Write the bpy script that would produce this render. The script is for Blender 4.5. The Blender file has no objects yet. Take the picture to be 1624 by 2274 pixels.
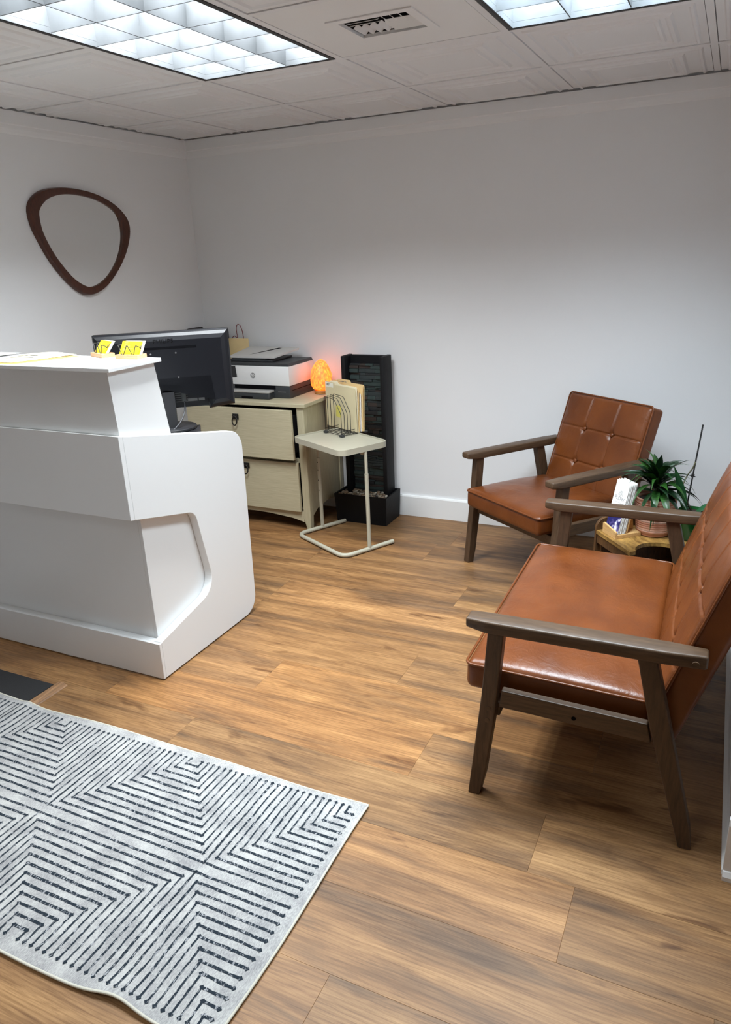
import bpy, bmesh, math, random
from mathutils import Vector, Matrix, noise

random.seed(7)
SC = bpy.context.scene
COL = SC.collection
PI = math.pi

# ------------------------------------------------------------------ camera
CAM = (2.99185, -3.90145, 1.50676)
YAW, PITCH, ROLL, FPX, PW, PH = 0.455802, 0.337434, -0.0433, 1639.39, 1624, 2274
_fw = Vector((-math.sin(YAW) * math.cos(PITCH), math.cos(YAW) * math.cos(PITCH), -math.sin(PITCH)))
_r0 = Vector((math.cos(YAW), math.sin(YAW), 0)); _u0 = _r0.cross(_fw)
_r = _r0 * math.cos(ROLL) + _u0 * math.sin(ROLL); _u = -_r0 * math.sin(ROLL) + _u0 * math.cos(ROLL)
cd = bpy.data.cameras.new('camera'); cam = bpy.data.objects.new('camera', cd); COL.objects.link(cam)
cd.sensor_fit = 'HORIZONTAL'; cd.sensor_width = 36.0; cd.lens = FPX * 36.0 / PW
cd.clip_start = 0.02
M = Matrix((_r, _u, -_fw)).transposed().to_4x4(); M.translation = Vector(CAM)
cam.matrix_world = M
SC.camera = cam

def PX(x, y, axis, val):
    """photo pixel -> point on an axis-aligned plane"""
    d = _fw + _r * ((x - PW / 2) / FPX) - _u * ((y - PH / 2) / FPX)
    t = (val - CAM[axis]) / d[axis]
    return Vector(CAM) + d * t

# ------------------------------------------------------------------ world, exposure, lamps
SC.view_settings.view_transform = 'Standard'
SC.view_settings.look = 'None'
SC.view_settings.gamma = 1.0
SC.view_settings.exposure = 0.0
SC.view_settings.use_curve_mapping = False
w = bpy.data.worlds.new('world'); SC.world = w; w.use_nodes = True
w.node_tree.nodes['Background'].inputs[0].default_value = (0.8, 0.88, 1.0, 1)
w.node_tree.nodes['Background'].inputs[1].default_value = 0.05
SC.cycles.max_bounces = 10
SC.cycles.diffuse_bounces = 6
SC.cycles.sample_clamp_indirect = 6.0
TROFFER_W = 124.0          # watts of each ceiling light
LAMP1 = (0.905, 0.965, 1.0)
LAMP2 = (0.79, 0.915, 1.0)
SALT_EMIT = 2.2

# ------------------------------------------------------------------ helpers
def S(r, g, b):
    f = lambda c: (c / 255 / 12.92) if c / 255 <= 0.04045 else ((c / 255 + 0.055) / 1.055) ** 2.4
    return (f(r), f(g), f(b), 1.0)

def new_mat(name):
    m = bpy.data.materials.new(name); m.use_nodes = True
    nt = m.node_tree
    return m, nt, nt.nodes['Principled BSDF']

def mat(name, col, rough=0.5, metal=0.0, spec=0.5, bump=0.0, bscale=60.0, var=0.0, vscale=8.0, stretch=(1, 1, 1), coat=0.0):
    m, nt, b = new_mat(name)
    b.inputs['Base Color'].default_value = col
    b.inputs['Roughness'].default_value = rough
    b.inputs['Metallic'].default_value = metal
    b.inputs['Specular IOR Level'].default_value = spec
    b.inputs['Coat Weight'].default_value = coat
    if bump or var:
        tc = nt.nodes.new('ShaderNodeTexCoord'); mp = nt.nodes.new('ShaderNodeMapping')
        mp.inputs['Scale'].default_value = stretch
        nt.links.new(tc.outputs['Object'], mp.inputs[0])
    if var:
        n = nt.nodes.new('ShaderNodeTexNoise'); n.inputs['Scale'].default_value = vscale; n.inputs['Detail'].default_value = 5
        nt.links.new(mp.outputs[0], n.inputs['Vector'])
        r = nt.nodes.new('ShaderNodeValToRGB')
        r.color_ramp.elements[0].position = 0.3; r.color_ramp.elements[1].position = 0.7
        r.color_ramp.elements[0].color = tuple(c * (1 - var) for c in col[:3]) + (1,)
        r.color_ramp.elements[1].color = tuple(min(1, c * (1 + var)) for c in col[:3]) + (1,)
        nt.links.new(n.outputs['Fac'], r.inputs[0]); nt.links.new(r.outputs[0], b.inputs['Base Color'])
    if bump:
        n = nt.nodes.new('ShaderNodeTexNoise'); n.inputs['Scale'].default_value = bscale; n.inputs['Detail'].default_value = 4
        nt.links.new(mp.outputs[0], n.inputs['Vector'])
        bp = nt.nodes.new('ShaderNodeBump'); bp.inputs['Strength'].default_value = bump; bp.inputs['Distance'].default_value = 0.002
        nt.links.new(n.outputs['Fac'], bp.inputs['Height']); nt.links.new(bp.outputs[0], b.inputs['Normal'])
    return m

def wood(name, c1, c2, stretch=(2, 30, 30), rough=0.45, scale=3.0, perobj=False, bump=0.15):
    m, nt, b = new_mat(name)
    tc = nt.nodes.new('ShaderNodeTexCoord'); mp = nt.nodes.new('ShaderNodeMapping'); mp.inputs['Scale'].default_value = stretch
    nt.links.new(tc.outputs['Object'], mp.inputs[0])
    vec = mp.outputs[0]
    n = nt.nodes.new('ShaderNodeTexNoise'); n.inputs['Scale'].default_value = scale; n.inputs['Detail'].default_value = 6
    n.inputs['Roughness'].default_value = 0.65; n.inputs['Distortion'].default_value = 0.6
    nt.links.new(vec, n.inputs['Vector'])
    r = nt.nodes.new('ShaderNodeValToRGB'); r.color_ramp.elements[0].color = c1; r.color_ramp.elements[1].color = c2
    r.color_ramp.elements[0].position = 0.32; r.color_ramp.elements[1].position = 0.7
    nt.links.new(n.outputs['Fac'], r.inputs[0]); nt.links.new(r.outputs[0], b.inputs['Base Color'])
    b.inputs['Roughness'].default_value = rough
    bp = nt.nodes.new('ShaderNodeBump'); bp.inputs['Strength'].default_value = bump; bp.inputs['Distance'].default_value = 0.001
    nt.links.new(n.outputs['Fac'], bp.inputs['Height']); nt.links.new(bp.outputs[0], b.inputs['Normal'])
    return m

def tag(o, label, cat, group=None):
    o['label'] = label; o['category'] = cat
    if group: o['group'] = group
    return o

def thing(name, label, cat, loc=(0, 0, 0), rz=0.0, group=None):
    o = bpy.data.objects.new(name, None); COL.objects.link(o)
    o.empty_display_size = 0.05
    o.location = loc; o.rotation_euler = (0, 0, rz)
    return tag(o, label, cat, group)

def link_mesh(name, me, m, parent=None, loc=None, rot=None, scale=None):
    o = bpy.data.objects.new(name, me); COL.objects.link(o)
    if m is not None and not me.materials: me.materials.append(m)
    if parent is not None: o.parent = parent
    if loc is not None: o.location = loc
    if rot is not None: o.rotation_euler = rot
    if scale is not None: o.scale = scale
    return o

def mesh_of(bm, name, smooth=False, angle=None):
    bmesh.ops.remove_doubles(bm, verts=bm.verts, dist=1e-6)
    bmesh.ops.recalc_face_normals(bm, faces=bm.faces)
    me = bpy.data.meshes.new(name); bm.to_mesh(me); bm.free()
    if smooth or angle:
        for f in me.polygons: f.use_smooth = True
        if angle:
            me.set_sharp_from_angle(angle=math.radians(angle))
    return me

def obj(name, bm, m, parent=None, smooth=False, angle=None, **kw):
    return link_mesh(name, mesh_of(bm, name, smooth, angle), m, parent, **kw)

def B(): return bmesh.new()

def box(bm, x0, x1, y0, y1, z0, z1, mtx=None):
    vs = [Vector((x, y, z)) for z in (z0, z1) for y in (y0, y1) for x in (x0, x1)]
    if mtx is not None: vs = [mtx @ v for v in vs]
    v = [bm.verts.new(p) for p in vs]
    for f in ((0, 2, 3, 1), (4, 5, 7, 6), (0, 1, 5, 4), (2, 6, 7, 3), (0, 4, 6, 2), (1, 3, 7, 5)):
        bm.faces.new([v[i] for i in f])
    return bm

def bbox(x0, x1, y0, y1, z0, z1, bev=0.003, seg=2, mtx=None):
    bm = B(); box(bm, x0, x1, y0, y1, z0, z1)
    bmesh.ops.bevel(bm, geom=bm.edges[:], offset=bev, segments=seg, affect='EDGES', profile=0.5)
    if mtx is not None: bm.transform(mtx)
    return bm

def join(bm, other):
    me = bpy.data.meshes.new('t'); other.to_mesh(me); other.free(); bm.from_mesh(me); bpy.data.meshes.remove(me)
    return bm

def prism(bm, pts, a0, a1, axis):
    """extrude a 2D polygon; axis 0: pts=(y,z), 1: pts=(x,z), 2: pts=(x,y)"""
    def P3(p, a):
        return (a, p[0], p[1]) if axis == 0 else ((p[0], a, p[1]) if axis == 1 else (p[0], p[1], a))
    va = [bm.verts.new(P3(p, a0)) for p in pts]; vb = [bm.verts.new(P3(p, a1)) for p in pts]
    n = len(pts)
    bm.faces.new(va); bm.faces.new(vb[::-1])
    for i in range(n):
        j = (i + 1) % n
        bm.faces.new((va[i], vb[i], vb[j], va[j]))
    return bm

def bprism(pts, a0, a1, axis, bev=0.003, seg=2, maxang=30):
    bm = B(); prism(bm, pts, a0, a1, axis)
    bmesh.ops.recalc_face_normals(bm, faces=bm.faces)
    es = [e for e in bm.edges if len(e.link_faces) == 2 and e.calc_face_angle(0) > math.radians(maxang)]
    bmesh.ops.bevel(bm, geom=es, offset=bev, segments=seg, affect='EDGES', profile=0.5)
    return bm

def rounded(poly, seg=6):
    """poly: list of (x,y,r) -> list of points with rounded corners"""
    out = []; n = len(poly)
    for i in range(n):
        p = Vector(poly[i][:2]); r = poly[i][2]
        if r <= 0: out.append((p.x, p.y)); continue
        a = (Vector(poly[i - 1][:2]) - p).normalized(); b = (Vector(poly[(i + 1) % n][:2]) - p).normalized()
        ang = a.angle(b); d = r / math.tan(ang / 2)
        c = p + (a + b).normalized() * (r / math.sin(ang / 2))
        s = p + a * d - c; e = p + b * d - c
        t = s.angle(e); sgn = 1 if (s.x * e.y - s.y * e.x) > 0 else -1
        for k in range(seg + 1):
            q = t * k / seg * sgn
            out.append((c.x + s.x * math.cos(q) - s.y * math.sin(q), c.y + s.x * math.sin(q) + s.y * math.cos(q)))
    return out

def rrect(x0, x1, y0, y1, r, seg=6):
    return rounded([(x0, y0, r), (x1, y0, r), (x1, y1, r), (x0, y1, r)], seg)

def tube(bm, pts, r, seg=8, closed=False, caps=True):
    pts = [Vector(p) for p in pts]; n = len(pts); rings = []
    rad = r if callable(r) else (lambda t: r)
    up = None
    for i in range(n):
        if closed: t = (pts[(i + 1) % n] - pts[i - 1]).normalized()
        else: t = (pts[min(i + 1, n - 1)] - pts[max(i - 1, 0)]).normalized()
        if up is None: up = t.orthogonal().normalized()
        up = (up - t * up.dot(t))
        if up.length < 1e-6: up = t.orthogonal()
        up.normalize(); sd = t.cross(up)
        rr = rad(i / max(1, n - 1))
        rings.append([bm.verts.new(pts[i] + (up * math.cos(2 * PI * k / seg) + sd * math.sin(2 * PI * k / seg)) * rr) for k in range(seg)])
    for i in range(n if closed else n - 1):
        a, b = rings[i], rings[(i + 1) % n]
        for k in range(seg):
            bm.faces.new((a[k], a[(k + 1) % seg], b[(k + 1) % seg], b[k]))
    if caps and not closed:
        bm.faces.new(rings[0][::-1]); bm.faces.new(rings[-1])
    return bm

def fillet(pts, r, seg=5):
    """round the inner corners of an open 3D polyline"""
    pts = [Vector(p) for p in pts]; out = [pts[0]]
    for i in range(1, len(pts) - 1):
        p = pts[i]; a = (pts[i - 1] - p); b = (pts[i + 1] - p)
        d = min(r, a.length * 0.49, b.length * 0.49); A = p + a.normalized() * d; Bp = p + b.normalized() * d
        for k in range(seg + 1):
            t = k / seg
            out.append(A * (1 - t) ** 2 + p * 2 * t * (1 - t) + Bp * t * t)
    out.append(pts[-1]); return out

def lathe(bm, prof, seg=24, c=(0, 0), cap=True):
    rings = []
    for r, z in prof:
        rings.append([bm.verts.new((c[0] + r * math.cos(2 * PI * k / seg), c[1] + r * math.sin(2 * PI * k / seg), z)) for k in range(seg)])
    for a, b in zip(rings, rings[1:]):
        for k in range(seg): bm.faces.new((a[k], a[(k + 1) % seg], b[(k + 1) % seg], b[k]))
    if cap: bm.faces.new(rings[0][::-1]); bm.faces.new(rings[-1])
    return bm

def cushion(hx, hy, hz, r, nx, ny, nz, top=None):
    """rounded box with a shaped +z face"""
    bm = B(); cache = {}
    def vert(x, y, z):
        k = (round(x, 6), round(y, 6), round(z, 6))
        if k in cache: return cache[k]
        p = Vector((x, y, z)); q = Vector((max(-hx + r, min(hx - r, x)), max(-hy + r, min(hy - r, y)), max(-hz + r, min(hz - r, z))))
        d = p - q
        if d.length > 1e-9: p = q + d.normalized() * r
        if top and z > hz - 1e-6:
            e = top(p.x, p.y); p.z += e
        cache[k] = bm.verts.new(p); return cache[k]
    def lin(h, n):
        inner = [-h + r + (2 * h - 2 * r) * i / n for i in range(n + 1)]
        return [-h, -h + r * 0.3, -h + r * 0.65] + inner + [h - r * 0.65, h - r * 0.3, h]
    X, Y, Z = lin(hx, nx), lin(hy, ny), lin(hz, nz)
    def grid(A, Bb, f):
        for i in range(len(A) - 1):
            for j in range(len(Bb) - 1):
                vs = [f(A[i], Bb[j]), f(A[i + 1], Bb[j]), f(A[i + 1], Bb[j + 1]), f(A[i], Bb[j + 1])]
                if len(set(vs)) == 4:
                    try: bm.faces.new(vs)
                    except ValueError: pass
    for s in (-1, 1):
        grid(X, Y, lambda a, b: vert(a, b, s * hz)); grid(X, Z, lambda a, b: vert(a, s * hy, b)); grid(Y, Z, lambda a, b: vert(s * hx, a, b))
    return bm

def disc(bm, c, n, r, h, seg=16):
    n = Vector(n).normalized(); c = Vector(c)
    tube(bm, [c, c + n * h], r, seg)
    return bm

def text_obj(name, s, size, m, parent, mtx, extrude=0.0004, align='CENTER', xs=1.0):
    cu = bpy.data.curves.new(name, 'FONT'); cu.body = s; cu.size = size; cu.extrude = extrude
    cu.align_x = align; cu.align_y = 'CENTER'; cu.resolution_u = 3
    t = bpy.data.objects.new(name + '_tmp', cu); COL.objects.link(t)
    dg = bpy.context.evaluated_depsgraph_get()
    me = bpy.data.meshes.new_from_object(t.evaluated_get(dg))
    bpy.data.objects.remove(t); bpy.data.curves.remove(cu)
    me.transform(mtx @ Matrix.Diagonal((xs, 1, 1, 1))); me.materials.clear()
    return link_mesh(name, me, m, parent)

def frame_mtx(o, ex, ey, ez):
    ex, ey, ez = Vector(ex).normalized(), Vector(ey).normalized(), Vector(ez).normalized()
    m = Matrix((ex, ey, ez)).transposed().to_4x4(); m.translation = Vector(o); return m

def structure(o): o['kind'] = 'structure'; return o

# ------------------------------------------------------------------ materials
M_wall = mat('wall paint', (0.79, 0.79, 0.797, 1), 0.55, spec=0.3, bump=0.08, bscale=220)
M_trim = mat('trim paint', (0.82, 0.82, 0.815, 1), 0.35)
M_ceil = mat('ceiling vinyl', (0.745, 0.745, 0.755, 1), 0.45, bump=0.06, bscale=180)
M_black_gap = mat('shadow gap black', (0.004, 0.004, 0.005, 1), 0.9, spec=0.05)
M_desk = mat('white laminate', (0.765, 0.775, 0.775, 1), 0.32, bump=0.05, bscale=120, stretch=(1, 1, 6))
M_leather_c = S(143, 74, 36)
M_wooddark = wood('walnut stained wood', S(60, 43, 29), S(90, 68, 48), (4, 40, 40), 0.46)
M_wooddark_z = wood('walnut stained wood upright', S(58, 41, 28), S(87, 65, 46), (40, 40, 4), 0.46)
M_blackplastic = mat('black plastic', (0.012, 0.012, 0.014, 1), 0.38)
M_black_matte = mat('black matte', (0.010, 0.010, 0.011, 1), 0.6, bump=0.1, bscale=90)
M_blackwire = mat('black wire', (0.010, 0.009, 0.009, 1), 0.4)
M_cab = wood('cream wood', S(174, 164, 136), S(192, 183, 154), (3, 60, 60), 0.45, bump=0.05)
M_cab_z = wood('cream wood upright', S(172, 162, 134), S(190, 181, 152), (60, 60, 4), 0.45, bump=0.05)
M_beige = mat('beige powder coat', S(174, 169, 151), 0.42, bump=0.05, bscale=300)
M_grey = mat('grey plastic', S(168, 166, 162), 0.45)
M_dkgrey = mat('dark grey plastic', S(52, 55, 58), 0.45)
M_white = mat('white plastic', S(226, 226, 226), 0.4)
M_card_y = mat('yellow card stock', S(244, 214, 30), 0.5)
M_card_w = mat('white card stock', S(236, 234, 220), 0.5)
M_bamboo = wood('beech wood', S(193, 148, 103), S(216, 174, 130), (6, 50, 50), 0.5)
M_bamboo2 = wood('bamboo', S(190, 146, 90), S(214, 174, 118), (6, 50, 50), 0.5)
M_paper = mat('white paper', S(238, 237, 233), 0.6)
M_cream = mat('cream paper', S(240, 232, 205), 0.6)
M_yellowp = mat('yellow paper', S(238, 207, 110), 0.6)
M_manila = mat('manila card', S(231, 204, 150), 0.6, var=0.05, vscale=12)
M_manila2 = mat('pale manila card', S(215, 202, 165), 0.6, var=0.04, vscale=12)
M_ink = mat('black ink', (0.02, 0.02, 0.02, 1), 0.6)
M_ink_g = mat('grey ink', (0.18, 0.18, 0.19, 1), 0.6)
M_steel = mat('steel screw', (0.5, 0.5, 0.5, 1), 0.3, metal=1)

def leather():
    m, nt, b = new_mat('brown leather')
    tc = nt.nodes.new('ShaderNodeTexCoord')
    n = nt.nodes.new('ShaderNodeTexNoise'); n.inputs['Scale'].default_value = 7; n.inputs['Detail'].default_value = 4
    nt.links.new(tc.outputs['Object'], n.inputs['Vector'])
    r = nt.nodes.new('ShaderNodeValToRGB'); r.color_ramp.elements[0].position = 0.3; r.color_ramp.elements[1].position = 0.75
    r.color_ramp.elements[0].color = S(90, 45, 17); r.color_ramp.elements[1].color = S(113, 60, 24)
    nt.links.new(n.outputs['Fac'], r.inputs[0]); nt.links.new(r.outputs[0], b.inputs['Base Color'])
    b.inputs['Roughness'].default_value = 0.30
    b.inputs['Specular IOR Level'].default_value = 0.42
    # fine creases plus pebbled grain
    mp = nt.nodes.new('ShaderNodeMapping'); mp.inputs['Scale'].default_value = (1, 1, 1)
    nt.links.new(tc.outputs['Object'], mp.inputs[0])
    n2 = nt.nodes.new('ShaderNodeTexNoise'); n2.inputs['Scale'].default_value = 14; n2.inputs['Detail'].default_value = 8; n2.inputs['Distortion'].default_value = 2.2
    n2.inputs['Roughness'].default_value = 0.62
    nt.links.new(mp.outputs[0], n2.inputs['Vector'])
    v = nt.nodes.new('ShaderNodeTexVoronoi'); v.inputs['Scale'].default_value = 420
    nt.links.new(mp.outputs[0], v.inputs['Vector'])
    b1 = nt.nodes.new('ShaderNodeBump'); b1.inputs['Strength'].default_value = 0.30; b1.inputs['Distance'].default_value = 0.006
    nt.links.new(n2.outputs['Fac'], b1.inputs['Height'])
    b2 = nt.nodes.new('ShaderNodeBump'); b2.inputs['Strength'].default_value = 0.08; b2.inputs['Distance'].default_value = 0.0006
    nt.links.new(v.outputs['Distance'], b2.inputs['Height']); nt.links.new(b1.outputs[0], b2.inputs['Normal'])
    nt.links.new(b2.outputs[0], b.inputs['Normal'])
    return m
M_leather = leather()

def plank_mat():
    m, nt, b = new_mat('oak vinyl plank')
    N, L = nt.nodes.new, nt.links.new
    tc = N('ShaderNodeTexCoord'); oi = N('ShaderNodeObjectInfo')
    off = N('ShaderNodeVectorMath'); off.operation = 'SCALE'; off.inputs[0].default_value = (37.0, 91.0, 53.0); L(oi.outputs['Random'], off.inputs['Scale'])
    add = N('ShaderNodeVectorMath'); add.operation = 'ADD'; L(tc.outputs['Object'], add.inputs[0]); L(off.outputs[0], add.inputs[1])
    def nz(stretch, scale, detail, rough, dist):
        mp = N('ShaderNodeMapping'); mp.inputs['Scale'].default_value = stretch; L(add.outputs[0], mp.inputs[0])
        n = N('ShaderNodeTexNoise'); n.inputs['Scale'].default_value = scale; n.inputs['Detail'].default_value = detail
        n.inputs['Roughness'].default_value = rough; n.inputs['Distortion'].default_value = dist
        L(mp.outputs[0], n.inputs['Vector']); return n
    big = nz((1.1, 7, 1), 1.5, 4, 0.55, 0.7)       # broad light and dark areas
    med = nz((1.2, 15, 1), 2.6, 8, 0.66, 1.6)      # long grain
    fine = nz((6, 190, 5), 3.0, 4, 0.6, 0.3)       # pores
    mp = N('ShaderNodeMapping'); mp.inputs['Scale'].default_value = (0.9, 9, 1); L(add.outputs[0], mp.inputs[0])
    wv = N('ShaderNodeTexWave'); wv.wave_type = 'BANDS'; wv.bands_direction = 'Y'; wv.inputs['Scale'].default_value = 3.2
    wv.inputs['Distortion'].default_value = 9.0; wv.inputs['Detail'].default_value = 3; wv.inputs['Detail Scale'].default_value = 0.7
    L(mp.outputs[0], wv.inputs['Vector'])
    kn = nz((2.6, 8, 1), 1.5, 3, 0.5, 0.6)         # knots
    r = N('ShaderNodeValToRGB'); e = r.color_ramp.elements
    e[0].position = 0.30; e[0].color = S(112, 85, 60); e[1].position = 0.70; e[1].color = S(179, 137, 91)
    x = r.color_ramp.elements.new(0.5); x.color = S(151, 112, 73)
    L(big.outputs['Fac'], r.inputs[0])
    def mix(f, a, c, kind='MULTIPLY'):
        mx = N('ShaderNodeMix'); mx.data_type = 'RGBA'; mx.blend_type = kind
        if isinstance(f, float): mx.inputs[0].default_value = f
        else: L(f, mx.inputs[0])
        L(a, mx.inputs[6])
        if isinstance(c, tuple): mx.inputs[7].default_value = c
        else: L(c, mx.inputs[7])
        return mx.outputs[2]
    def ramp(n, p0, c0, p1, c1):
        q = N('ShaderNodeValToRGB'); q.color_ramp.elements[0].position = p0; q.color_ramp.elements[1].position = p1
        q.color_ramp.elements[0].color = c0; q.color_ramp.elements[1].color = c1; L(n, q.inputs[0]); return q.outputs[0]
    W1 = (1, 1, 1, 1)
    c = mix(0.8, r.outputs[0], ramp(med.outputs['Fac'], 0.34, (0.52, 0.46, 0.41, 1), 0.60, W1))
    c = mix(0.7, c, ramp(fine.outputs['Fac'], 0.32, (0.60, 0.55, 0.50, 1), 0.52, W1))
    c = mix(0.45, c, ramp(wv.outputs['Fac'], 0.0, (0.62, 0.55, 0.47, 1), 0.35, W1))
    c = mix(0.9, c, ramp(kn.outputs['Fac'], 0.64, W1, 0.74, (0.40, 0.32, 0.26, 1)))
    c = mix(1.0, c, oi.outputs['Color'])
    L(c, b.inputs['Base Color'])
    b.inputs['Roughness'].default_value = 0.45; b.inputs['Specular IOR Level'].default_value = 0.32
    bp = N('ShaderNodeBump'); bp.inputs['Strength'].default_value = 0.12; bp.inputs['Distance'].default_value = 0.001
    L(fine.outputs['Fac'], bp.inputs['Height']); L(bp.outputs[0], b.inputs['Normal'])
    return m
M_plank = plank_mat()

# ------------------------------------------------------------------ room shell
HC = 2.174
XR, YE = 3.165, -2.235            # right wall face, its near end
XF, YF = 4.7, -5.7                # far side of the space behind the camera
bm = box(B(), -0.1, XF + 0.1, YF - 0.1, 0.1, -0.06, -0.006)
floor = structure(obj('floor', bm, mat('subfloor', S(120, 90, 62), 0.6)))
RP, LP = 0.225, 1.22
pm = {}
def plank_mesh(L, Wd):
    k = (round(L, 4), round(Wd, 4))
    if k not in pm:
        bm = bbox(0, L - 0.0003, 0, Wd - 0.0003, -0.0058, 0, 0.0004, 1)
        pm[k] = mesh_of(bm, 'floor_plank'); pm[k].materials.append(M_plank)
    return pm[k]
joints = {0: 2.03, 1: 1.55, 2: 2.26, 3: 1.46, 4: 2.80, 5: 1.9, 6: 2.35, -1: 1.17, -2: 2.4, -3: 0.8, -4: 1.14, -5: 1.7, -6: 0.55, -7: 2.1}
tones = {(1, 1.55): (1.08, 1.03, 0.94), (2, 1.04): (1.08, 1.01, 0.91), (0, 2.03): (0.9, 0.91, 0.93), (-1, 1.17): (0.86, 0.85, 0.84)}
for k in range(-8, 11):
    y1 = -1.52 - RP * k + 0.0; y0 = y1 - RP
    y1 = min(y1, -0.001)
    if y1 - y0 < 0.01: continue
    xmax = XR - 0.002 if y1 > YE + 0.1 else XF - 0.002
    j = joints.get(k, random.uniform(0.2, 2.4))
    x = j - LP * math.ceil(j / LP)
    while x < xmax:
        a, b2 = max(x, 0.001), min(x + LP, xmax)
        if b2 - a > 0.02:
            o = link_mesh('floor_plank', plank_mesh(b2 - a, y1 - y0), None, floor, (a, y0, 0))
            t = random.uniform(0.84, 1.08); h = random.uniform(-0.035, 0.035)
            key = tones.get((k, round(x, 2)))
            o.color = (key + (1,)) if key else (t * (1 + h), t, t * (1 - h), 1)
        x += LP

structure(obj('wall_left', box(B(), -0.1, 0, YF - 0.1, 0.1, 0, 2.42), M_wall))
structure(obj('wall_back', box(B(), 0, XR + 0.12, 0, 0.1, 0, 2.42), M_wall))
structure(obj('wall_right', box(B(), XR, XR + 0.12, YE, 0, 0, 2.42), M_wall))
structure(obj('wall_return', box(B(), XR + 0.12, XF, YE, YE + 0.12, 0, 2.42), M_wall))
structure(obj('wall_side', box(B(), XF, XF + 0.1, YF - 0.1, YE + 0.12, 0, 2.42), M_wall))
structure(obj('wall_front', box(B(), 0, XF, YF - 0.1, YF, 0, 2.42), M_wall))

def base_prof(s=1):   # (distance from wall, z)
    return [(0, 0.0), (0.016, 0.0), (0.016, 0.118), (0.012, 0.126), (0, 0.127)]
bm = B(); prism(bm, [(-d, z) for d, z in base_prof()], 0.0, XR, 0); structure(obj('baseboard_back', bm, M_trim))
bm = B(); prism(bm, [(d, z) for d, z in base_prof()], YF, -0.016, 1); structure(obj('baseboard_left', bm, M_trim))
bp_r = [(0, 0), (-0.040, 0), (-0.040, 0.012), (-0.030, 0.024), (-0.024, 0.026), (-0.024, 0.16), (-0.016, 0.175), (0, 0.178)]
bm = B(); prism(bm, [(XR + d, z) for d, z in bp_r], YE - 0.001, -0.016, 1); structure(obj('baseboard_right', bm, M_trim))
bm = B(); prism(bm, [(YE + d * 0.6, z) for d, z in bp_r], XR - 0.038, XF, 0); structure(obj('baseboard_return', bm, M_trim))
# corner casing at the end of the right wall
structure(obj('trim_3', bbox(XR - 0.026, XR + 0.06, YE - 0.014, YE + 0.05, 0.16, 2.07, 0.003), M_trim))

cr = [(0, -0.008), (0.020, -0.008), (0.020, -0.062), (0.014, -0.066), (0.013, -0.080), (0.008, -0.094), (0.003, -0.102), (0, -0.102)]
bm = B(); prism(bm, [(-d, HC + z) for d, z in cr], 0.0, XR, 0); structure(obj('trim_1', bm, M_wall))
bm = B(); prism(bm, [(d, HC + z) for d, z in cr], YF, 0.0, 1); structure(obj('trim_2', bm, M_wall))
bm = B(); prism(bm, [(XR - d, HC + z) for d, z in cr], YE, 0.0, 1); structure(obj('trim_4', bm, M_wall))

# ------------------------------------------------------------------ dropped ceiling
G, X0, YA = 0.6096, 1.01258, -1.1493
ceiling = structure(obj('ceiling', box(B(), -0.1, XF + 0.1, YF - 0.1, 0.1, 2.42, 2.5), mat('plenum dark', (0.02, 0.02, 0.02, 1), 0.9)))
prof = [(0, 0), (0.024, 0), (0.030, 0.006), (0.038, 0.006), (0.044, 0), (0.092, 0), (0.100, 0.008), (0.112, 0.008), (0.120, 0.001), (0.134, 0.001), (0.140, 0.007), (0.150, 0.007), (0.158, 0.003), (0.30, 0.003)]
def relief(m):
    for (a, za), (b, zb) in zip(prof, prof[1:]):
        if m <= b: return za + (zb - za) * (m - a) / max(1e-9, b - a)
    return prof[-1][1]
tile_cache = {}
def tile_mesh(x0, x1, y0, y1, flat=False):
    k = (round(x0, 3), round(x1, 3), round(y0, 3), round(y1, 3), flat)
    if k in tile_cache: return tile_cache[k]
    T = G - 0.030
    br = sorted(set([a for a, _ in prof[:-1]] + [T - a for a, _ in prof[:-1]] + [T / 2]))
    def lim(lo, hi): return [lo] + [b for b in br if lo + 1e-4 < b < hi - 1e-4] + [hi]
    bm = B(); X, Y = lim(x0, x1), lim(y0, y1); V = {}
    if flat: X, Y = [x0, x1], [y0, y1]
    for i, x in enumerate(X):
        for j, y in enumerate(Y):
            m = min(x, T - x, y, T - y)
            V[i, j] = bm.verts.new((x, y, 0 if flat else -relief(max(0, m))))
    for i in range(len(X) - 1):
        for j in range(len(Y) - 1):
            a, b, c, d = V[i, j], V[i + 1, j], V[i + 1, j + 1], V[i, j + 1]
            if (X[i] + X[i + 1] < T) == (Y[j] + Y[j + 1] < T):
                bm.faces.new((a, c, b)); bm.faces.new((a, d, c))
            else:
                bm.faces.new((a, d, b)); bm.faces.new((b, d, c))
    r = bmesh.ops.extrude_face_region(bm, geom=bm.faces[:])
    for v in r['geom']:
        if isinstance(v, bmesh.types.BMVert): v.co.z = 0.012
    me = mesh_of(bm, 'ceiling_tile'); me.materials.append(M_ceil); tile_cache[k] = me
    return me
lights = [(0, 0), (2, 0)]
taken = {(i, -1 - r) for i, _ in lights for r in (0, 1)} | {(1, -1), (1, -5), (1, -6)}
gap = 0.015
for i in range(-2, 7):
    for j in range(-8, 2):
        gx0, gy0 = X0 + i * G, YA + j * G
        if (i, j) in taken: continue
        ax, bx = max(gx0 + gap, 0.0215), min(gx0 + G - gap, XF - 0.003)
        if gy0 > YE - 0.3: bx = min(bx, XR - 0.0215)
        ay, by = max(gy0 + gap, YF + 0.003), min(gy0 + G - gap, -0.0215)
        if bx - ax < 0.02 or by - ay < 0.02: continue
        me = tile_mesh(ax - gx0 - gap, bx - gx0 - gap, ay - gy0 - gap, by - gy0 - gap)
        link_mesh('ceiling_tile', me, None, ceiling, (gx0 + gap, gy0 + gap, HC + 0.002))
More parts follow.
